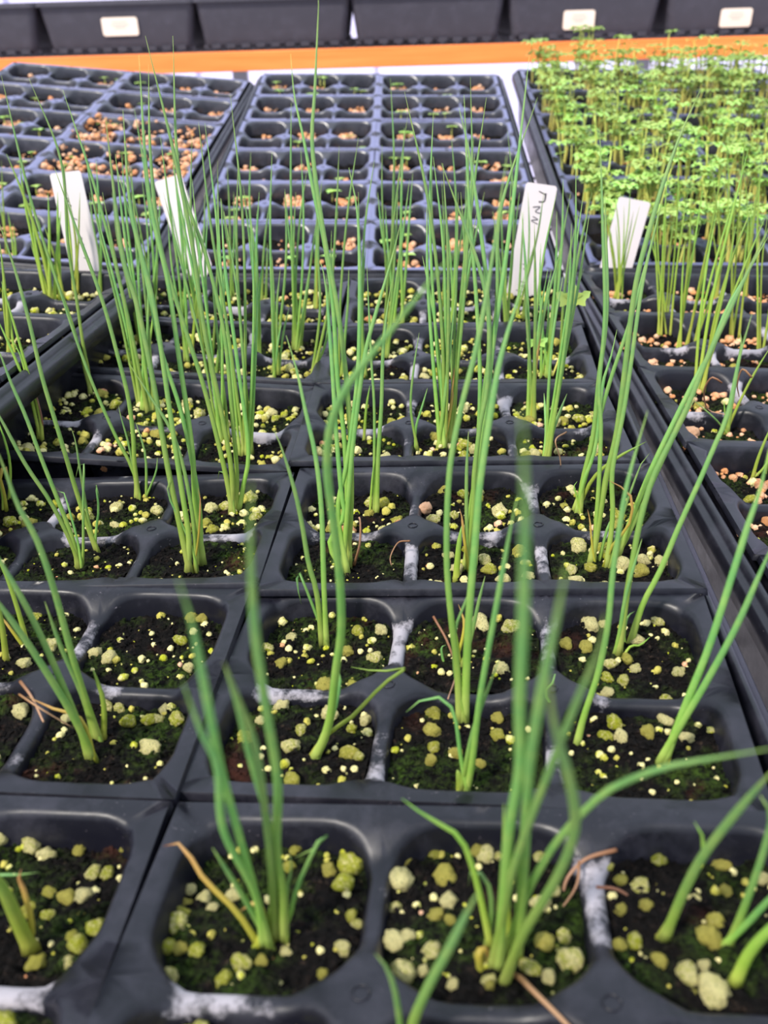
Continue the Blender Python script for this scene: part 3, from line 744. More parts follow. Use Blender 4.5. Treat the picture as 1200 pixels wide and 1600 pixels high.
def fan(base, tips, lean=1.2, r=.095, kind='g', spread=7, bow=0.0):
    """a clump: seedlings of one to three leaves whose bases stand close together"""
    i = 0
    while i < len(tips):
        n = min(rnd.choice((2, 2, 3, 1)), len(tips) - i)
        b = (base[0] + rnd.uniform(-spread, spread), base[1] + rnd.uniform(-spread, spread) * 0.45)
        lv = []
        for t in tips[i:i + n]:
            dx, dy = t[0] - b[0], t[1] - b[1]; c = rnd.uniform(-.05, .05) + bow
            m1 = (b[0] + dx * .30 - dy * c * .5, b[1] + dy * .34); m2 = (b[0] + dx * .66 - dy * c * .6, b[1] + dy * .68)
            lv.append(([m1, m2, t], lean * rnd.uniform(.4, 1.3), r * rnd.uniform(.8, 1.1), t[2] if len(t) > 2 else kind))
        seedling(b, lv); i += n
# middle distance clumps of the near middle tray
fan((692, 698), [(632, 143), (677, 176), (677, 245), (692, 255), (667, 320), (712, 460), (660, 400), (710, 565, 'y')], 1.6)
fan((708, 690), [(716, 300), (732, 215), (745, 330), (700, 380), (760, 152)], 1.6)
fan((706, 600), [(735, 120), (742, 240), (720, 300), (752, 330)], 1.4)
fan((858, 718), [(900, 253), (902, 336), (893, 349), (922, 328), (850, 614), (886, 615), (880, 430), (912, 300)], 1.4)
fan((832, 657), [(819, 455), (856, 420), (870, 300), (835, 350), (846, 520, 'y'), (880, 380), (815, 330)], 1.4, spread=9)
fan((640, 700), [(655, 520), (668, 606)], 0.6, r=.07)
seedling((568, 688), [([(572, 640), (578, 602)], .2, .08, 'l')])
fan((385, 711), [(360, 150), (340, 300), (372, 250), (350, 330), (392, 345), (310, 190), (402, 400)], 1.5, spread=12)
fan((352, 690), [(320, 192), (300, 280), (282, 330), (255, 300), (330, 420)], 1.5, spread=8)
fan((232, 645), [(205, 300), (180, 240), (160, 300), (232, 380), (214, 430)], 1.3, spread=8, kind='g')
fan((222, 640), [(98, 140), (128, 210), (150, 330), (245, 452, 'l')], 1.4, spread=7)
fan((330, 590), [(300, 210), (292, 300), (340, 250), (325, 330), (350, 400), (270, 260)], 1.2, spread=11)
fan((298, 560), [(270, 250), (250, 210), (262, 340), (310, 400, 'l')], 1.0, spread=8)
fan((435, 585), [(425, 238), (438, 420), (425, 400), (445, 300), (452, 480)], 1.0, spread=7)
fan((468, 548), [(455, 160), (462, 300), (480, 262), (487, 400), (470, 230), (445, 295), (497, 330)], 1.2, spread=9)
fan((505, 590), [(500, 300), (510, 430), (530, 228), (518, 360)], 1.1, spread=6)
fan((492, 486), [(497, 300), (488, 250), (503, 280, 'l')], 0.8, spread=5)
fan((532, 588), [(560, 215), (528, 330), (545, 420)], 1.1, spread=6)
fan((572, 590), [(585, 250), (560, 300), (572, 380)], 1.0, spread=6)
fan((612, 500), [(610, 122), (597, 226), (616, 215), (602, 320), (625, 360), (590, 300)], 1.0, spread=9)
fan((600, 560), [(637, 180), (640, 280), (622, 300)], 1.0, spread=6)
fan((633, 505), [(632, 200), (645, 270), (628, 330)], 0.9, spread=6)
fan((700, 506), [(675, 243), (690, 280), (705, 210), (715, 330), (735, 290), (697, 340)], 0.9, spread=9)
fan((722, 500), [(740, 215), (757, 300), (728, 260)], 0.9, spread=7)
fan((790, 520), [(800, 250), (812, 300), (793, 205), (783, 300), (770, 330)], 0.9, spread=8)
fan((812, 500), [(825, 300), (835, 380), (818, 330), (850, 300)], 0.8, spread=7)
fan((850, 590), [(870, 330), (880, 280), (845, 380), (862, 420), (892, 300), (857, 450)], 0.9, spread=9)
fan((880, 560), [(905, 330), (912, 420), (890, 400), (925, 300)], 0.9, spread=7)
fan((410, 470), [(392, 238), (402, 330), (425, 300), (418, 380)], 0.8, spread=7)
fan((360, 468), [(345, 310), (330, 370), (365, 300), (355, 260)], 0.8, spread=7)
fan((295, 500), [(268, 230), (305, 330), (285, 290), (320, 300), (262, 300)], 0.8, spread=8)
fan((240, 500), [(210, 170), (235, 250), (222, 280), (250, 300), (196, 230)], 0.9, spread=8)
fan((215, 540), [(190, 240), (175, 300), (205, 260), (220, 350)], 0.9, spread=8)
fan((402, 560), [(390, 330), (405, 300), (412, 400), (380, 290)], 0.9, spread=6)
fan((428, 590), [(425, 480), (440, 505)], 0.3, spread=4)
# near left tray
fan((80, 483), [(30, 250), (45, 300), (10, 240), (60, 340), (75, 300), (95, 330), (48, 380, 'l')], 0.8, spread=12, kind='l', r=.12)
fan((95, 480), [(78, 400, 'l'), (90, 300, 'l'), (68, 350, 'l')], 0.6, spread=7, kind='l', r=.12)
fan((120, 455), [(100, 250), (112, 330), (125, 300), (105, 300)], 0.6, spread=7, kind='l')
fan((15, 440), [(2, 250), (12, 330), (20, 350, 'l'), (-5, 300, 'l')], 0.6, spread=9, kind='l')
fan((165, 455), [(150, 250), (160, 320), (140, 300)], 0.6, spread=6)
fan((20, 560), [(5, 420), (0, 380), (14, 470, 'l')], 0.5, spread=7, kind='l')
# near right tray
fan((970, 473), [(950, 330), (942, 310), (960, 300), (975, 320), (985, 290), (990, 330), (962, 350), (1000, 320), (955, 360), (980, 380)], 0.6, .07, 'l', 18)
fan((1035, 521), [(1020, 330), (1045, 250), (1040, 300), (1060, 200), (1055, 330), (1012, 360), (1030, 280), (1075, 300)], 0.9, .08, 'l', 13)
fan((1058, 553), [(1080, 300), (1100, 280), (1095, 350), (1070, 380)], 0.9, .08, 'l', 9)
fan((1078, 553), [(1130, 250), (1120, 330), (1150, 300), (1105, 400), (1140, 380)], 0.9, .09, 'l', 9)
fan((1092, 612), [(1170, 230), (1120, 330), (1150, 350), (1185, 300), (1140, 420), (1200, 330)], 1.0, .10, 'l', 8)
fan((1148, 530), [(1150, 300), (1170, 330), (1165, 200), (1185, 280)], 0.8, .08, 'l', 8)
fan((1186, 560), [(1200, 330), (1190, 250), (1215, 300)], 0.8, .08, 'l', 8)
seedling((1137, 676), [([(1142, 640), (1150, 590), (1158, 540), (1157, 520)], .4, .11, 'g'), ([(1150, 640), (1175, 590), (1205, 540)], .3, .09, 'l'), ([(1118, 655), (1080, 622)], .2, .05, 'g'), ([(1133, 650), (1131, 625)], 0, .06, 'l')])
seedling((1175, 750), [([(1185, 715), (1205, 665)], .2, .10, 'l'), ([(1190, 735), (1215, 700)], .2, .08, 'l')])
seedling((1195, 745), [([(1203, 700), (1215, 650)], .2, .08, 'l')])
fan((1120, 470), [(1110, 250), (1125, 300), (1135, 210), (1100, 300)], 0.6, .07, 'l', 10)
fan((1170, 470), [(1160, 250), (1175, 300), (1195, 210)], 0.6, .07, 'l', 10)

# label every onion seedling by its cell
def where(rec):
    P, ce = rec['P'], rec['ce']
    return '%s cell, %s' % (CELLN[(ce['i'], ce['j'])].replace('-', ' '), P['nick'])
for rec in SEED:
    if rec['ce'] is None:
        fr = sorted([q for q in SEED if q['ce'] is None], key=lambda q: q['x'])
        tag(rec['o'], '%s onion seedling from left edge of the photo, back of near left tray' % (ORD * 3)[fr.index(rec)], 'onion seedling', 'onion seedlings growing in the packs'); continue
    sib = sorted(rec['ce']['seed'], key=lambda q: q['x']); n = len(sib); k = sib.index(rec)
    if n == 1: lb = 'lone onion seedling, ' + where(rec)
    elif n == 2: lb = ('left-hand' if k == 0 else 'right-hand') + ' onion seedling, ' + where(rec)
    elif n == 3: lb = ['leftmost', 'middle', 'rightmost'][k] + ' onion seedling of three, ' + where(rec)
    elif k == n - 1: lb = 'rightmost onion seedling, ' + where(rec)
    elif k == 0: lb = 'leftmost onion seedling, ' + where(rec)
    else: lb = '%s onion seedling from left, ' % (ORD + ['seventh', 'eighth', 'ninth', 'tenth', 'eleventh', 'twelfth'])[k] + where(rec)
    if rec['k'].count('y'): lb = lb.replace('onion seedling', 'part-withered onion seedling')
    tag(rec['o'], lb, 'onion seedling', 'onion seedlings growing in the packs')

# dead root strands lying on the soil and dividers
def strand(pts, r, dz, label):
    n = Vector((0, 0, 1)); P = []
    for (x, y), h in zip(pts, dz): P.append(on_plane(x, y, Vector((0, 0, h)), n))
    V, F, A = [], [], []; o_ = P[0]
    tube(V, F, [p - o_ for p in catmull(P, 18)], lambda t: r * (1 - .5 * t), 6, 1, A)
    o = me_obj('dead_root_strand', V, F, M_BRN, attr={'along': A}); o.location = o_ * S
    tag(o, label, 'dead root', 'dead root strands on the packs')
strand([(963, 1328), (925, 1338), (905, 1350), (885, 1375), (878, 1410)], .05, (.3, .3, .25, .0, -.5), 'brown dead root strand over divider of nearest middle and right cells')
strand([(905, 1345), (900, 1385), (870, 1430)], .03, (.3, .1, -.5), 'thin root strand hanging from divider of the nearest middle cell')
strand([(932, 1386), (965, 1390), (1000, 1412)], .035, (.25, .1, -.4), 'curved brown root strand across left of the nearest right cell')
strand([(792, 1532), (808, 1525), (835, 1550), (885, 1600), (930, 1650)], .06, (-.5, -.2, .3, .5, .6), 'thick brown strand crossing the front divider below tallest nearest seedling')
strand([(677, 963), (700, 1005), (712, 1050), (700, 1092)], .035, (.5, 0, -.7, -.3), 'brown root strand beside onions in middle cells of second right pack')
strand([(553, 884), (562, 850), (563, 817), (561, 808)], .05, (-.9, .2, 1, 1.2), 'dry tan stalk standing in front-left cell of third right pack')
strand([(32, 1065), (50, 1090), (68, 1128)], .05, (.2, .4, .2), 'forked brown strand lying on left divider of second left pack')
strand([(30, 1085), (60, 1105), (110, 1135)], .035, (.2, .5, -.3), 'long tan strand reaching from left divider toward second left pack seedlings')
strand([(640, 845), (622, 848), (610, 870), (612, 885)], .03, (.3, .0, -.5, -.8), 'thin strand over divider beside C-shaped crust of third right pack')
strand([(885, 675), (868, 688), (875, 715), (877, 745)], .035, (1, 1.2, .4, -.6), 'curled reddish root at back-right cell of third right pack')
strand([(1128, 598), (1112, 590), (1100, 612), (1107, 640), (1135, 648)], .045, (1.2, 1.4, .6, -.6, -.6), 'looping pale dead leaf in front cells of fourth left pack, near right tray')
strand([(1175, 590), (1160, 577), (1152, 600), (1155, 620)], .045, (1.5, 1.8, 1, 0), 'pale curled dead leaf near the right edge above near right tray')


# ---------------------------------------------------------------- perlite
def lump_mesh(seed, sub, amp):
    bm = bmesh.new(); bmesh.ops.create_icosphere(bm, subdivisions=sub, radius=1.0)
    R_ = random.Random(seed); sx_, sy_, sz_ = R_.uniform(.85, 1.25), R_.uniform(.8, 1.05), R_.uniform(.65, .9)
    off = Vector((seed * 3.1, seed * 1.7, 0))
    for vv in bm.verts:
        n = vv.co.normalized()
        d = .92 + amp * .62 * noise.noise(n * 1.1 + off) + amp * .55 * abs(noise.noise(n * 2.3 + off)) + (.26 * abs(noise.noise(n * 4.0 + off)) + .10 * noise.noise(n * 9 + off) if sub > 2 else 0)
        vv.co = Vector((n.x * sx_, n.y * sy_, n.z * sz_)) * d * S
    me = bpy.data.meshes.new('perlite_lump'); bm.to_mesh(me); bm.free()
    me.polygons.foreach_set('use_smooth', [True] * len(me.polygons)); return me
LUMPS = [lump_mesh(s, 3, .62) for s in range(1, 11)]
LUMPS_P = []
for m_ in LUMPS: m_.materials.append(M_PERL); c_ = m_.copy(); c_.materials.clear(); c_.materials.append(M_PEACH); LUMPS_P.append(c_)
LOWL = []
for s in range(20, 28):
    m_ = lump_mesh(s, 1, .6); LOWL.append(([v.co / S for v in m_.vertices], [tuple(p.vertices) for p in m_.polygons])); bpy.data.meshes.remove(m_)
MIDL = []
for s in range(30, 38):
    m_ = lump_mesh(s, 2, .6); MIDL.append(([v.co / S for v in m_.vertices], [tuple(p.vertices) for p in m_.polygons])); bpy.data.meshes.remove(m_)
GR = []   # (world point, radius, P, cell, peach, matrix)
def grain(P, ce, x, y, r, peach):
    l = Vector((x, y, soil_z(ce, x, y) + r * .35)); GR.append(dict(p=world(P, l), l=l, r=r, P=P, ce=ce, peach=peach))
TRACED = [
 (3, 250, 1200, [(85,750,110),(25,855,75),(95,850,80),(180,870,85),(90,630,60),(110,685,60),(210,610,65),(245,660,55),(105,570,65),(245,795,50),(50,965,85),(380,915,90),(300,985,90),(590,850,65),(470,315,50),(395,345,50),(650,335,60),(865,560,110),(895,470,130),(870,375,50),(790,430,50),(790,490,70),(860,850,75),(900,690,60),(760,960,60),(345,590,80),(610,480,70),(155,800,45),(750,850,50)]),
 (2, 600, 1200, [(160,245,38),(180,225,30),(295,232,46),(320,280,60),(190,335,80),(45,350,85),(65,290,45),(28,290,30),(200,408,55),(205,475,40),(160,455,50),(155,405,35),(35,555,75),(75,545,50),(150,570,60),(60,645,85),(215,670,40),(490,258,50),(505,545,70),(580,605,90),(455,620,60),(565,520,55),(310,590,70),(330,675,45),(515,660,50),(490,425,60),(530,390,50),(20,425,45)]),
 (2, 600, 1200, [(1020,190,60),(1050,268,55),(970,240,35),(1090,212,50),(860,285,45),(680,325,40),(1068,380,45),(1035,490,60),(1020,535,75),(820,440,50),(800,375,60),(683,410,35),(740,370,40),(785,545,60),(735,560,50),(860,610,50),(1000,620,40),(950,655,70),(1030,705,90),(740,455,40),(1180,350,50)]),
 (3.75, 380, 880, [(475,755,110),(235,818,85),(640,795,90),(30,825,75),(100,930,70),(15,1050,100),(375,950,55),(280,1085,130),(510,910,110),(340,990,80),(680,1165,70),(620,1130,110),(730,1000,65),(635,975,75),(720,930,80),(490,1213,60),(250,1210,65),(290,1290,110),(580,1290,60),(590,1225,40),(655,1235,50),(150,1225,50),(120,1095,40),(185,885,40),(540,1100,50),(430,905,35)]),
 (3.75, 380, 880, [(285,435,80),(370,405,40),(230,365,65),(245,250,30),(365,280,45),(540,290,55),(585,560,55),(610,510,90),(225,610,70),(270,590,50),(270,525,50),(360,550,55),(395,575,55),(375,500,60),(675,420,80),(810,420,85),(720,292,30),(755,470,60),(745,518,35),(770,560,90),(690,520,50),(80,390,50),(145,530,80),(240,470,40),(310,540,30),(485,490,38)]),
 (2, 600, 800, [(155,625,50),(150,685,60),(155,735,45),(147,775,40),(355,685,50),(355,628,48),(180,510,30),(395,710,35),(300,780,40),(225,755,50),(365,500,55),(300,365,60),(398,375,55),(357,335,35),(70,430,35),(320,450,30),(15,745,30),(75,710,30),(260,665,25)]),
 (2, 600, 800, [(645,360,60),(632,425,50),(615,322,28),(683,345,38),(850,342,40),(880,385,28),(790,405,45),(570,410,40),(705,482,44),(697,515,40),(785,488,40),(920,505,45),(855,495,30),(750,525,45),(910,418,28),(760,465,40),(730,470,30),(735,430,30),(815,330,30),(650,400,30),(720,320,30)]),
 (2, 600, 800, [(597,588,32),(698,573,38),(670,595,32),(718,675,60),(690,715,40),(740,716,55),(825,690,45),(860,675,35),(888,685,25),(945,708,42),(882,600,45),(880,645,45),(710,755,30),(675,770,30),(655,655,30),(620,735,20),(825,785,18),(990,615,30),(980,680,25)]),
 (2, 0, 800, [(340,587,45),(380,585,40),(183,590,45),(210,657,40),(190,700,30),(420,585,28),(545,585,34),(515,612,42),(555,650,60),(400,652,55),(470,740,60),(465,640,50),(490,635,40),(500,790,30),(450,560,28)]),
 (2, 0, 800, [(686,305,36),(345,465,50),(360,468,35),(565,398,44),(590,485,38),(563,512,28),(385,515,35),(510,448,35),(440,452,28),(532,415,26),(660,432,26),(600,330,40),(635,325,40),(640,350,30),(615,280,30),(475,292,36),(517,305,30),(300,445,40),(655,388,25),(480,402,20),(375,395,25),(605,380,30)]),
 (2, 0, 800, [(175,265,55),(130,295,40),(95,275,25),(125,265,28),(220,290,35),(205,325,25),(160,420,48),(75,470,45)]),
 (2, 0, 1200, [(120,190,60),(145,257,55),(265,195,45),(75,238,35),(25,190,55),(395,240,50),(205,395,60),(145,450,40),(150,380,45),(260,400,55),(290,325,50),(335,320,45),(90,440,45),(305,500,65),(245,560,65),(215,605,40),(110,600,60),(375,340,35),(28,305,28),(225,530,40)]),
]
for k, ox, oy, L in TRACED:
    for x, y, d in L:
        h = hit(ox + x / k, oy + y / k, 0.3)
        if not h: continue
        e, P, ce, l = h; p = world(P, l); _, _, z = project(p)
        r = d / k * z / FPX / 2 * 0.92
        x_ = max(ce['c'].x - HX + .2, min(ce['c'].x + HX - .2, l.x)); y_ = max(ce['c'].y - HY + .2, min(ce['c'].y + HY - .2, l.y))
        grain(P, ce, x_, y_, r, False); ce['traced'] = True
def rand_xy(ce, m=.2):
    while True:
        x, y = rnd.uniform(-HX + m, HX - m), rnd.uniform(-HY + m, HY - m)
        if math.hypot(max(abs(x) - HX + 1.2, 0), max(abs(y) - HY + 1.2, 0)) < 1.05: return ce['c'].x + x, ce['c'].y + y
HEAP = {('far left', 'R', 3), ('far left', 'R', 2)}
for key, P in PK.items():
    tn = key[0]; near = tn.startswith('near')
    for ce in P['cells']:
        if near:
            n = 40 if ce.get('traced') else rnd.randint(38, 62); peach = False
            for q in range(n):
                x, y = rand_xy(ce)
                if ce.get('traced'): r = rnd.choice((.03, .035, .04, .05, .06, .08, .10))
                else: r = rnd.choice((.05, .07, .09, .10, .12, .14, .17, .20, .24))
                r *= rnd.uniform(.8, 1.15)
                pch = (tn == 'near right' and rnd.random() < .7) or rnd.random() < (.025 if tn != 'near right' else .7)
                grain(P, ce, x, y, r, pch)
        elif tn == 'far right':
            for q in range(rnd.randint(3, 7)):
                x, y = rand_xy(ce); grain(P, ce, x, y, rnd.uniform(.08, .2), True)
        else:
            n = rnd.choice((0, 6, 12, 18, 26, 34, 44))
            if key in HEAP: n = rnd.choice((20, 40, 60))
            cxr, cyr = rand_xy(ce, .8)
            for q in range(n):
                x, y = rand_xy(ce)
                if key not in HEAP: x, y = x * .45 + cxr * .55, y * .5 + cyr * .5 + rnd.uniform(-.3, .8)
                x = max(ce['c'].x - HX + .2, min(ce['c'].x + HX - .2, x)); y = max(ce['c'].y - HY + .2, min(ce['c'].y + HY - .2, y))
                r = rnd.choice((.09, .11, .14, .17, .2, .26)) * rnd.uniform(.8, 1.2)
                grain(P, ce, x, y, r, True)
                if key in HEAP: GR[-1]['p'] = world(P, Vector((x * 1.05, y * 1.1, -1.1 + rnd.uniform(0, 1.2)))) ; GR[-1]['r'] = r * 1.15
for g_ in GR:
    px, py, z = project(g_['p']); g_['px'] = g_['r'] / z * FPX; g_['in'] = -10 < px < 1210 and -10 < py < 1610; g_['sx'], g_['sy'] = px, py
GR = [g_ for g_ in GR if -60 < g_['sx'] < 1260 and -40 < g_['sy'] < 1680]
order = sorted([g_ for g_ in GR if g_['in']], key=lambda q: -q['px'])
solo = order[:300]; ids = set(id(g_) for g_ in solo)
bycell = {}
for g_ in solo: bycell.setdefault((id(g_['P']), g_['ce']['i'], g_['ce']['j']), []).append(g_)
PLAB = {}
for L in bycell.values():
    L.sort(key=lambda q: -q['r'])
    for k, g_ in enumerate(L):
        P, ce = g_['P'], g_['ce']; wh = '%s cell of %s' % (CELLN[(ce['i'], ce['j'])], P['nick'])
        kind = 'dry peach' if g_['peach'] else 'mossy pale'
        o = link('perlite_lump', rnd.choice(LUMPS_P if g_['peach'] else LUMPS))
        M = Matrix.Rotation(rnd.uniform(0, 6.3), 3, 'Z') @ Matrix.Rotation(rnd.uniform(-.7, .7), 3, 'X')
        m4 = M.to_4x4() @ Matrix.Scale(g_['r'], 4); m4.translation = g_['p'] * S; o.matrix_world = m4
        wh = wh.replace('-', ' ').replace(' cell of', ' cell,'); grp = 'perlite lumps, ' + wh
        lx, ly = g_['l'].x - ce['c'].x, g_['l'].y - ce['c'].y
        zx = 'left' if lx < -.6 else 'right' if lx > .6 else 'centre'; zy = 'back' if ly > .6 else 'front' if ly < -.6 else ''
        sz = 'large' if g_['r'] > .27 else 'medium' if g_['r'] > .17 else 'small'
        lb = '%s perlite lump, %s of %s' % (sz, (zy + ' ' + zx).strip() if zx != 'centre' else (zy or 'centre'), wh)
        if k == 0: lb = 'largest perlite lump of ' + wh
        PLAB.setdefault(lb, []).append((g_['sx'], o))
        tag(o, lb, 'perlite lump', grp)
def number_from_left(table):
    names = ORD + ['seventh', 'eighth', 'ninth', 'tenth', 'eleventh', 'twelfth', 'thirteenth', 'fourteenth']
    for lb, L in table.items():
        if len(L) > 1:
            for k, (x_, o_) in enumerate(sorted(L, key=lambda q: q[0])):
                if k < len(names): o_['label'] = names[k] + ' ' + lb
number_from_left(PLAB)
V, F, MI = [], [], []
for g_ in GR:
    if id(g_) in ids: continue
    vs, fs = rnd.choice(MIDL if g_['px'] > 2.6 else LOWL); b0 = len(V)
    M = Matrix.Rotation(rnd.uniform(0, 6.3), 3, 'Z') @ Matrix.Rotation(rnd.uniform(-.7, .7), 3, 'X')
    for q in vs:
        p = M @ (q * g_['r']) + g_['p']; V.append((p.x, p.y, p.z))
    for f in fs: F.append(tuple(b0 + i for i in f)); MI.append(1 if g_['peach'] else 0)
o = me_obj('perlite_grains', V, F, None, mats=[M_PERL, M_PEACH]); o.data.polygons.foreach_set('material_index', MI)
tag(o, 'remaining small perlite grains scattered over the soil of all packs', 'perlite', kind='stuff')

# ---------------------------------------------------------------- tiny sprouts in the far trays
def leaflet(V, F, A, c, dirv, up, L, W, droop=.2, lobes=False):
    """small cupped leaf blade with thickness"""
    side = dirv.cross(up).normalized(); b0 = len(V); n = 10
    for sgn in (1, -1):
        for i in range(n):
            t = i / (n - 1); wv = W * math.sin(math.pi * (t ** .75)) * .5
            if lobes: wv *= 1 + .35 * math.cos(t * 15)
            for s_ in (-1, 0, 1):
                p = c + dirv * (L * t) + side * (wv * s_) + up * (-droop * L * t * t + abs(s_) * wv * .25 + sgn * .008)
                V.append((p.x, p.y, p.z)); A.append(t)
    for k in range(2):
        for i in range(n - 1):
            for j in range(2):
                a = b0 + k * n * 3 + i * 3 + j
                f = (a, a + 1, a + 4, a + 3); F.append(f if k == 0 else f[::-1])
def sprout_mesh(seed):
    R_ = random.Random(seed); V, F, A = [], [], []; L1 = R_.uniform(.45, .8)
    tube(V, F, [Vector((0, 0, -.1)), Vector((.03, 0, L1 * .5)), Vector((0, .03, L1))], lambda t: .035, 6, 1, A); nb = len(V)
    V2, F2, A2 = [], [], []; a0 = R_.uniform(0, 6)
    for k in range(R_.choice((3, 4, 5))):
        a = a0 + k * 1.9; d = Vector((math.cos(a), math.sin(a), .25)).normalized()
        leaflet(V2, F2, A2, Vector((0, 0, L1)), d, Vector((0, 0, 1)), R_.uniform(.4, .65), R_.uniform(.35, .5), .2)
    return (V, F, A), (V2, F2, A2)
def two_part(name, parts, mats, pnames):
    out = []
    for (V, F, A), m_, pn in zip(parts, mats, pnames):
        o = me_obj(pn, V, F, m_, attr={'along': A}); me = o.data; bpy.data.objects.remove(o); out.append((pn, me))
    return out
SLAB = {}
SPR = [two_part('sprout', sprout_mesh(s), (M_MSTEM, M_MICRO), ('stem', 'leaves')) for s in range(5)]
for key, P in PK.items():
    if key[0] not in ('far middle', 'far left'): continue
    for ce in P['cells']:
        k_ = rnd.random()
        for q in range(0 if k_ < .64 else 1 if k_ < .92 else 2):
            x, y = rand_xy(ce, .7); l = Vector((x, y + .6 if y + .6 < ce['c'].y + HY - .4 else y, 0)); l.z = soil_z(ce, l.x, l.y)
            r_ = empty('sprout', world(P, l)); r_.rotation_euler = (0, 0, rnd.uniform(0, 6)); sc_ = rnd.uniform(.9, 1.5); r_.scale = (sc_,) * 3
            for pn, me in rnd.choice(SPR): link(pn, me, r_)
            nm = '%s cell of %s' % (CELLN[(ce['i'], ce['j'])], P['nick'])
            ce['spr'] = ce.get('spr', 0) + 1
            SLAB.setdefault('tiny green sprout, ' + nm.replace('-', ' ').replace(' cell of', ' cell,'), []).append((project(world(P, l))[0], r_))
            tag(r_, 'tiny green sprout, ' + nm.replace('-', ' ').replace(' cell of', ' cell,'), 'sprout', 'tiny sprouts in ' + nm)

# ---------------------------------------------------------------- leafy seedlings in the far right tray
def micro_parts(seed):
    R_ = random.Random(seed * 7 + 1); V, F, A = [], [], []; H = R_.uniform(2.6, 5.0)
    top = Vector((R_.uniform(-.6, .6), R_.uniform(-.5, .5), H)); P = [Vector((0, 0, -.15)), Vector((top.x * .2, top.y * .3, H * .5)), top]
    tube(V, F, catmull(P, 8), lambda t: .075 * (1 - .35 * t), 6, 1, A)
    V2, F2, A2 = [], [], []; a0 = R_.uniform(0, 6)
    for k in range(R_.choice((2, 3, 3))):
        a = a0 + k * 2.3; d = Vector((math.cos(a), math.sin(a), .55)).normalized(); c = top + d * .45
        pt = [top - Vector((0, 0, .4 * k)), top + d * .25, c]
        b1 = len(V); tube(V, F, catmull(pt, 4), lambda t: .03, 5, 1, A, 1.0)
        for da in (-.9, 0, .9):
            a2 = a + da; dd = Vector((math.cos(a2), math.sin(a2), .12)).normalized()
            leaflet(V2, F2, A2, c, dd, Vector((0, 0, 1)), R_.uniform(.55, .85), R_.uniform(.5, .72), .35, True)
    for k in range(2):                                        # long seed leaves lower down
        a = a0 + 1 + k * math.pi; dd = Vector((math.cos(a), math.sin(a), .35)).normalized()
        leaflet(V2, F2, A2, Vector((top.x * .5, top.y * .5, H * .72)), dd, Vector((0, 0, 1)), .8, .22, .3)
    return (V, F, A), (V2, F2, A2)
MICP = [micro_parts(s) for s in range(9)]
MIC = [two_part('leafy_seedling', p, (M_MSTEM, M_MICRO), ('stem', 'leaves')) for p in MICP]
spots = []
for key, P in PK.items():
    if key[0] != 'far right': continue
    for ce in P['cells']:
        c0 = ce['c'] + Vector((rnd.uniform(-.4, .4), rnd.uniform(-.3, .5), 0))
        for q in range(rnd.randint(8, 12)):
            x = c0.x + rnd.gauss(0, .55); y = c0.y + rnd.gauss(0, .5)
            x = max(ce['c'].x - HX + .3, min(ce['c'].x + HX - .3, x)); y = max(ce['c'].y - HY + .3, min(ce['c'].y + HY - .3, y))
            p = world(P, Vector((x, y, soil_z(ce, x, y)))); sx_, sy_, z = project(p)
            if sx_ > 1240: continue
            spots.append((z, p, P, ce))
spots.sort(key=lambda q: q[0])
RV, RF, RA, RM = [], [], [], []
for k, (z, p, P, ce) in enumerate(spots):
    a = rnd.uniform(0, 6.28); s_ = rnd.uniform(.8, 1.15); i = rnd.randrange(len(MIC)); tx, ty = rnd.uniform(-.12, .12), rnd.uniform(-.12, .12)
    M = Matrix.Rotation(tx, 3, 'X') @ Matrix.Rotation(ty, 3, 'Y') @ Matrix.Rotation(a, 3, 'Z')
    if k < 300:
        r_ = empty('leafy_seedling', p); r_.rotation_euler = M.to_euler(); r_.scale = (s_,) * 3
        for pn, me in MIC[i]: link(pn, me, r_)
        nm = '%s cell of %s' % (CELLN[(ce['i'], ce['j'])], P['nick'])
        SLAB.setdefault('leafy green seedling, ' + nm.replace('-', ' ').replace(' cell of', ' cell,'), []).append((project(p)[0], r_))
        tag(r_, 'leafy green seedling, ' + nm.replace('-', ' ').replace(' cell of', ' cell,'), 'leafy seedling', 'leafy seedlings in ' + nm)
    else:
        for mi, (V, F, A) in enumerate(MICP[i]):
            b0 = len(RV)
            for v_ in V:
                q = M @ (Vector(v_) * s_) + p; RV.append((q.x, q.y, q.z))
            RA += A
            for f in F: RF.append(tuple(b0 + j for j in f)); RM.append(mi)
number_from_left(SLAB)
if RV:
    o = me_obj('leafy_seedlings', RV, RF, None, mats=[M_MSTEM, M_MICRO], attr={'along': RA}); o.data.polygons.foreach_set('material_index', RM)
    tag(o, 'remaining leafy green seedlings at the back of far right tray', 'leafy seedling', kind='stuff')

# a stray broad-leaved weed in the near middle tray
h = hit(862, 590)
if h:
    e, P, ce, l = h; o_ = world(P, Vector((l.x, l.y, ce['c'].z - .1))); r_ = empty('weed_seedling', o_)
    tag(r_, 'weed with two rounded lobed leaves by right edge of near middle tray', 'weed')
    tips = [at(893, 475, o_.y + .3), at(838, 540, o_.y)]
    V, F, A = [], [], []
    for tp in tips: tube(V, F, catmull([Vector((0, 0, 0)), (tp - o_) * .5 + Vector((.2, 0, .2)), tp - o_], 10), lambda t: .05, 6, 1, A)
    me_obj('stem', V, F, M_MSTEM, r_, attr={'along': A})
    for tp, L in zip(tips, (1.1, .7)):
        V, F, A = [], [], []
        for a in (-1.0, 0, 1.0):
            leaflet(V, F, A, tp - o_, Vector((math.sin(a) * .8, -.25, math.cos(a))).normalized(), Vector((0, -1, .2)).normalized(), L, L * .6, .1, True)
        me_obj('leaf', V, F, M_MICRO, r_, attr={'along': A})

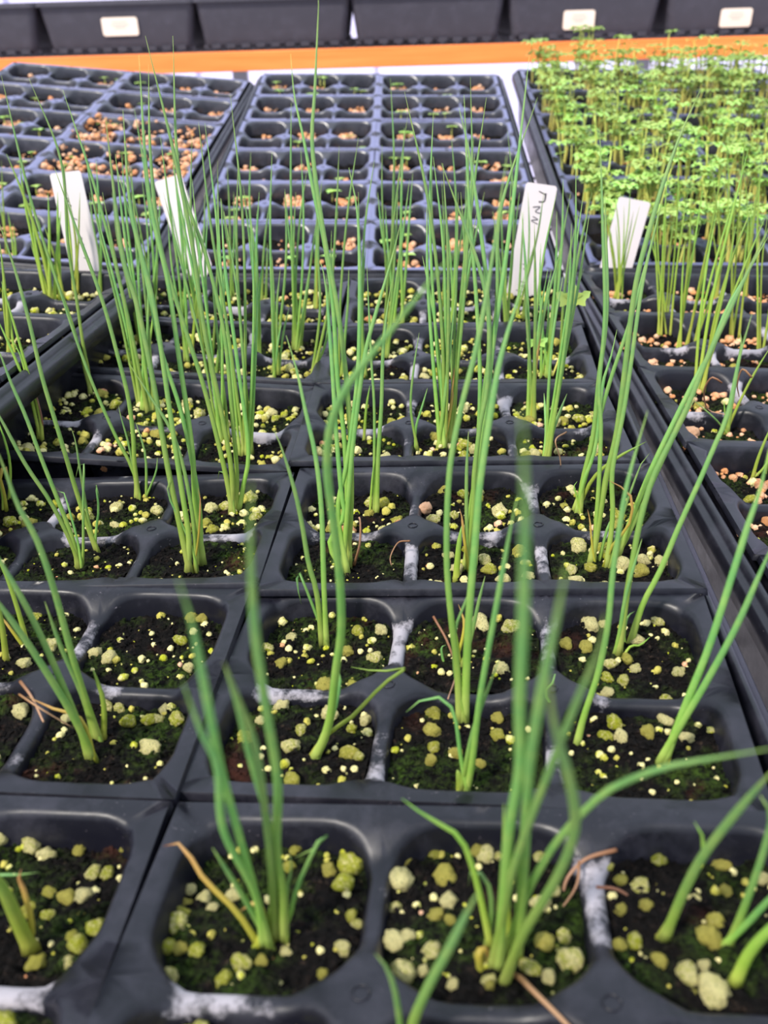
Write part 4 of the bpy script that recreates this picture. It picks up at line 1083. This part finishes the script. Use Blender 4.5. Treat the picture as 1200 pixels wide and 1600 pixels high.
# ---------------------------------------------------------------- white plant tags
def plant_tag(tl, tr, br, bl, Y, lean, label, marks=(), sink=1.6):
    """a thin white plastic strip pushed into the soil; corners read off along the view rays at depth Y"""
    A_, B_, C_, D_ = at(*tl, Y + lean), at(*tr, Y + lean), at(*br, Y), at(*bl, Y)
    top = (A_ + B_) / 2; bot = (C_ + D_) / 2; axis = (top - bot); L = axis.length; axis.normalize()
    side = ((B_ - A_) + (C_ - D_)); side = (side - axis * side.dot(axis)).normalized(); W = ((B_ - A_).length + (C_ - D_).length) / 4
    nrm = side.cross(axis).normalized()
    if nrm.y > 0: nrm = -nrm
    M = Matrix((side, axis.cross(side), axis)).transposed()
    V, F = [], []; out = [(-W, L - .12), (-W + .12, L), (W - .12, L), (W, L - .12), (W, -sink * .4), (.08, -sink), (-.08, -sink), (-W, -sink * .4)]
    for y in (.04, -.04):
        for (x, z) in out: V.append((x, y - .12 * (z / L) ** 2, z))
    n = len(out); F.append(tuple(range(n))); F.append(tuple(reversed(range(n, 2 * n))))
    for k in range(n): F.append((k, n + k, n + (k + 1) % n, (k + 1) % n))
    r_ = empty('plant_tag', bot); r_.rotation_euler = M.to_euler(); tag(r_, label, 'plant tag', 'white plant tags')
    me_obj('tag_strip', V, F, M_TAG, r_, smooth=False)
    if marks:
        V, F = [], []
        for stroke in marks:
            P = [Vector((x * W, -.05 - .12 * z * z, z * L)) for x, z in stroke]
            tube(V, F, catmull(P, max(3, 3 * len(P))), lambda t: .06, 5, .5)
        me_obj('handwriting', V, F, M_INK, r_)
    return r_
Yt = on_plane(140, 440, Vector((-22, 55, 2.0)), Vector((0, 0, 1))).y
JM = [[(.35, .93), (.35, .86), (.0, .85)], [(-.1, .94), (.3, .92)], [(-.3, .80), (.15, .81), (-.1, .765), (.3, .755)], [(-.2, .72), (.15, .70), (-.25, .685), (.2, .66)],
      [(-.3, .30), (.1, .28), (-.2, .255)], [(-.2, .14), (.2, .13), (-.1, .10), (.25, .09)], [(-.4, .06), (.0, .05)]]
SM = [[(-.35, .78), (-.15, .76), (-.3, .72), (-.05, .70)], [(-.2, .60), (.1, .57)], [(-.1, .42), (.15, .40), (-.05, .36), (.2, .34)], [(.0, .22), (.35, .20)]]
plant_tag((77, 272), (128, 265), (162, 441), (117, 436), Yt, .6, 'white tag leaning left with faint writing, in the near left tray', SM)
plant_tag((240, 279), (284, 277), (327, 406), (284, 404), 66.6, .8, 'plain white tag leaning left behind the dense left onion clumps')
p_ = hit(815, 462); Yt = world(p_[1], p_[3]).y if p_ else 57
plant_tag((821, 284), (871, 291), (836, 467), (791, 461), Yt, 0.6, 'tall white tag with dark handwriting at right of near middle tray', JM)
plant_tag((965, 311), (1018, 312), (988, 412), (941, 409), 66.0, .4, 'short white tag in front of the leafy green seedlings')
